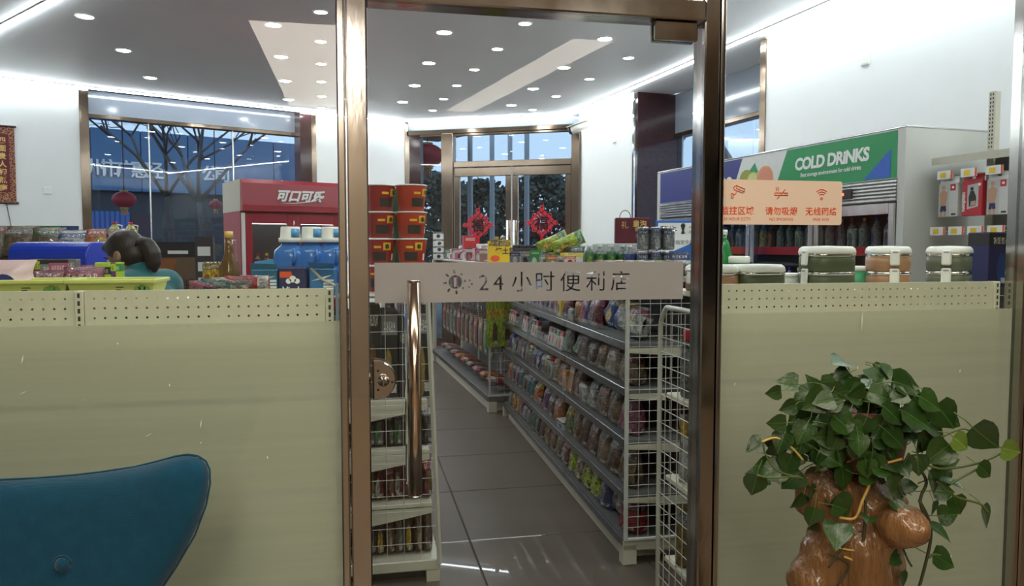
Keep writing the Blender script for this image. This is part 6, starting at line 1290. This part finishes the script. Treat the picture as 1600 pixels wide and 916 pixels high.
# ------------------------------------------------------------------ root stump with the potted pothos
from mathutils import noise as MN
sq = at(1335, 800, 1.66); SX, SY = sq.x, sq.y
K = lambda u, v, d=1.60: (lambda q: Vector((q.x - SX, q.y - SY, q.z)))(at(u, v, d))
lump = [((0, 0, .05), (0, 0, .93), .150, .098), ((.02, .02, .93), (.11, .10, .045)), (K(1416, 822, 1.52), (.052, .055, .050)), (K(1385, 800, 1.58), K(1412, 822, 1.54), .040, .048), (K(1290, 872), (.062, .06, .07)), (K(1275, 905), (.065, .06, .06)), (K(1350, 890, 1.56), (.07, .05, .09)), (K(1300, 790), (.06, .05, .07)), (K(1262, 770, 1.63), (.035, .04, .06)), ((.10, .03, .45), (.09, .09, .13)), ((-.10, -.02, .35), (.10, .09, .14)), ((0, 0, .03), (.21, .19, .06)), ((.13, .05, .0), (.10, .02, .4), .06, .08), ((-.16, -.05, .03), (-.08, -.02, .5), .06, .08)]
me = blob_body(lump, .011, 5)
for v in me.vertices:
    nn = MN.noise(v.co * 9) * .018 + MN.noise(v.co * 24) * .009 + abs(MN.noise(v.co * 15)) * -.010; v.co += v.normal * nn
    if v.co.z < 0: v.co.z = 0
n = NT('varnished_root'); c = n.coord('Object'); g1 = n.noise(n.map(c, (3, 3, 1)), 5, 6, rough=.65); g2 = n.noise(n.map(c, (30, 30, 5)), 3, 3)
rw_ = n.mix(g1, (.018, .008, .004), (.40, .20, .065)); rw_ = n.mix(n.math('MULTIPLY', g2, .45), rw_, (.20, .085, .03))
stump = put(me, 'root_stand', n.done(n.bsdf(rw_, .25, 0, bump=n.math('ADD', g2, g1), bstr=.7, bdist=.012, coat=.6)), None); stump.location = (SX, SY, 0)
tag(stump, 'varnished knobbly root stump stand under the potted trailing plant', 'plant stand')
PZ = max(v.co.z for v in me.vertices if abs(v.co.x) < .05 and abs(v.co.y) < .05) - .002
pl_ = thing('potted_pothos', 'trailing heart-leaved pothos in a dark red pot on the root stump', 'plant', (SX, SY, PZ))
o = MB().lathe([(.001, 0), (.085, 0), (.092, .01), (.108, .105), (.122, .11), (.124, .135), (.116, .137), (.104, .11), (.100, .10)], 28, cap=False).build('pot', plain('oxblood_pot', (.16, .028, .025), .35), pl_)
MB().lathe([(.104, .108), (.05, .116), (.001, .118)], 20, cap=False).build('soil', plain('soil', (.03, .02, .014), .95, grain=.5), pl_)
def leaf_mesh(k):
    rnd = random.Random(k); b = MB(); rows = [(0, .06), (.10, .40), (.25, .50), (.45, .46), (.65, .33), (.82, .16), (1.0, .0)]
    cp = rnd.uniform(.10, .28); fd = rnd.uniform(.10, .28); vs = []
    for t, w in rows: y = t - (.08 if t == .10 else 0); z = -cp * t * t; vs += [(-w, y, z + fd * w), (-w * .5, y + .0, z + fd * w * .45), (0, t if t else .03, z), (w * .5, y, z + fd * w * .45), (w, y, z + fd * w)]
    b.add(vs, [(r * 5 + i, r * 5 + i + 1, (r + 1) * 5 + i + 1, (r + 1) * 5 + i) for r in range(6) for i in range(4)], True)
    b.k = 1; b.tube([(0, .04, 0), (rnd.uniform(-.1, .1), -.25, -.08), (rnd.uniform(-.15, .15), -.55, -.30)], [.022, .02, .02], 4); return b.mesh('leaf', [None, None])
def leaf_mat(nm, c1, c2):
    n = NT(nm); g = n.coord('Generated'); sp = n.n('ShaderNodeSeparateXYZ'); n.set(sp.inputs[0], g); rib = n.math('LESS_THAN', n.math('ABSOLUTE', n.math('SUBTRACT', sp.outputs[0], .5)), .018); nz = n.noise(g, 3, 3); oi = n.n('ShaderNodeObjectInfo')
    col = n.mix(nz, c1, c2); col = n.mix(n.math('MULTIPLY', oi.outputs['Random'], .55), col, tuple(q * .45 for q in c1)); col = n.mix(n.math('MULTIPLY', rib, .5), col, tuple(min(1, q * 1.8) for q in c2))
    return n.done(n.bsdf(col, .33, 0, bump=nz, bstr=.2, bdist=.01, spec=.5))
LM = [leaf_mat('leaf_green', (.014, .048, .007), (.042, .105, .018)), leaf_mat('leaf_lime', (.10, .19, .025), (.18, .28, .05))]; stalk = plain('leaf_stalk', (.09, .13, .03), .5)
LME = []
for k in range(6):
    m_ = leaf_mesh(k); m_.materials[0] = LM[0]; m_.materials[1] = stalk; LME.append(m_)
lime = leaf_mesh(9); lime.materials[0] = LM[1]; lime.materials[1] = stalk
rnd = random.Random(21)
def leaf(p, size, tip, me=None, toward=None):
    """leaf with its stalk end at p (plant coordinates), pointing along tip, its face turned to `toward`"""
    o = link('leaf', me or LME[rnd.randrange(6)], pl_); t = Vector(tip).normalized(); nrm = Vector(toward or (rnd.uniform(-.6, .6), -1, rnd.uniform(-.2, .9))); nrm = (nrm - t * nrm.dot(t)).normalized(); x = t.cross(nrm)
    o.matrix_local = Matrix.Translation(p) @ Matrix((x, t, nrm)).transposed().to_4x4() @ Matrix.Scale(size, 4); return o
CP = lambda a, b_, d=1.58: (lambda q: Vector((q.x - SX, q.y - SY, q.z - PZ)))(at(1130 + a / 2.647, 570 + b_ / 2.647, d))
RT = Vector((math.cos(YAW), -math.sin(YAW), 0))
listed = [(165, 318, 75, 205), (140, 455, 90, 262), (262, 240, 70, 185), (285, 372, 85, 250), (320, 440, 100, 225), (335, 535, 75, 235), (440, 630, 95, 215), (455, 690, 80, 30), (450, 335, 90, 200), (395, 140, 100, 110), (310, 80, 80, 170), (300, 165, 65, 200), (400, 80, 80, 350), (420, 525, 150, 325), (490, 420, 95, 280), (640, 300, 90, 265), (650, 350, 85, 255), (520, 260, 80, 340), (690, 430, 100, 285), (700, 520, 105, 300), (640, 640, 75, 290), (725, 780, 95, 180), (735, 860, 65, 290), (800, 370, 80, 270), (715, 450, 55, 10), (740, 505, 60, 10), (870, 565, 60, 275), (885, 625, 80, 5), (950, 545, 80, 295), (850, 440, 100, 300), (935, 330, 110, 220), (1030, 258, 120, 318), (1055, 415, 70, 320), (1070, 585, 90, 290), (865, 785, 95, 332), (820, 220, 120, 320), (790, 130, 90, 300), (705, 70, 100, 345), (810, 130, 95, 330), (880, 165, 120, 310), (930, 220, 60, 330), (580, 130, 90, 160), (660, 170, 100, 320), (740, 190, 120, 330), (540, 160, 80, 200), (480, 120, 70, 150), (400, 190, 90, 330), (350, 240, 90, 240), (430, 170, 70, 20), (600, 210, 80, 250), (690, 260, 70, 290), (480, 340, 80, 280), (560, 330, 70, 260), (620, 360, 90, 260), (360, 500, 80, 280), (470, 540, 90, 300), (380, 590, 80, 260), (450, 580, 75, 340), (820, 300, 70, 280), (850, 280, 90, 250), (760, 120, 70, 200), (640, 110, 60, 60), (240, 110, 60, 190)]
for a, b_, s, ang in listed:
    A_ = R(ang); tip = RT * math.cos(A_) + Vector((0, 0, math.sin(A_))) + Vector((0, rnd.uniform(-.25, .15), 0)); leaf(CP(a, b_, rnd.uniform(1.50, 1.60)), s / 2.647 * 1.56 / F_PX * 1.14, tip)
leaf(CP(1150, 345, 1.52), 95 / 2.647 * 1.56 / F_PX, RT * .95 + Vector((0, 0, -.25)), lime); leaf(CP(950, 300, 1.5), 90 / 2.647 * 1.56 / F_PX, RT * .75 + Vector((0, 0, -.55)), lime)
for k in range(70):
    a_, b_ = rnd.gauss(520, 150), rnd.gauss(250, 95)
    if b_ > 470 or b_ < 90 + .0016 * (a_ - 540) ** 2 or not 230 < a_ < 900: continue
    A_ = R(rnd.uniform(180, 365)); leaf(CP(a_, b_, rnd.uniform(1.49, 1.62)), rnd.uniform(.037, .060), RT * math.cos(A_) + Vector((0, rnd.uniform(-.4, .1), math.sin(A_))))
for k in range(95):
    a = rnd.uniform(0, 2 * PI); r = rnd.uniform(.02, .205); z = .205 - .9 * r * r / .2 + rnd.uniform(-.07, .03) - (.06 if r > .16 else 0)
    p = Vector((r * math.cos(a) * 1.0 - .0, r * math.sin(a) * .8, z)); tip = Vector((math.cos(a) + rnd.uniform(-.7, .7), math.sin(a) + rnd.uniform(-.7, .7), rnd.uniform(-.9, .25))); leaf(p, rnd.uniform(.036, .062), tip, toward=(rnd.uniform(-.5, .5), -.6, rnd.uniform(.2, 1)))
dk, yl = plain('vine_dark', (.045, .05, .02), .5), plain('vine_straw', (.62, .42, .10), .5)
vines = [([(790, 380), (890, 430), (1050, 408), (1150, 365)], 'g', .0028), ([(880, 480), (960, 545), (1060, 575), (1095, 612)], 'g', .0025), ([(810, 560), (850, 640), (858, 720), (835, 830), (808, 930)], 'd', .003), ([(590, 360), (600, 440), (607, 488), (575, 565), (545, 635), (480, 632)], 'y', .0028), ([(602, 426), (670, 408), (740, 390)], 'y', .0026), ([(900, 300), (990, 265), (1040, 290)], 'g', .002), ([(930, 500), (990, 465), (1050, 432)], 'g', .0022), ([(330, 395), (285, 345), (222, 303), (160, 320)], 'y', .0022), ([(330, 470), (225, 440), (175, 370), (165, 320)], 'g', .002), ([(320, 462), (200, 468), (140, 458)], 'g', .002), ([(590, 540), (580, 720), (540, 830), (545, 930)], 'd', .003), ([(525, 690), (490, 760), (435, 840)], 'd', .0022), ([(770, 365), (722, 470), (742, 550)], 'd', .0025), ([(850, 800), (872, 785), (900, 790)], 'g', .002), ([(820, 440), (840, 490), (815, 570), (860, 690)], 'd', .003), ([(740, 745), (760, 800), (780, 835)], 'd', .002), ([(500, 795), (540, 810), (578, 830)], 'y', .0025), ([(455, 752), (510, 765), (560, 770)], 'y', .002), ([(565, 370), (600, 370), (510, 405)], 'd', .002), ([(430, 780), (520, 830), (470, 916)], 'd', .002)]
for pts, m_, r in vines: MB().tube(spline_pts([CP(a, b_, 1.525) for a, b_ in pts], 5), r, 6).build('vine', {'g': stalk, 'd': dk, 'y': yl}[m_], pl_)
for l, ns in LABELS.items():
    gs = {bpy.data.objects[q].get('group') for q in ns if q in bpy.data.objects}
    if len(ns) > 1: print('SAME LABEL', len(ns), l)
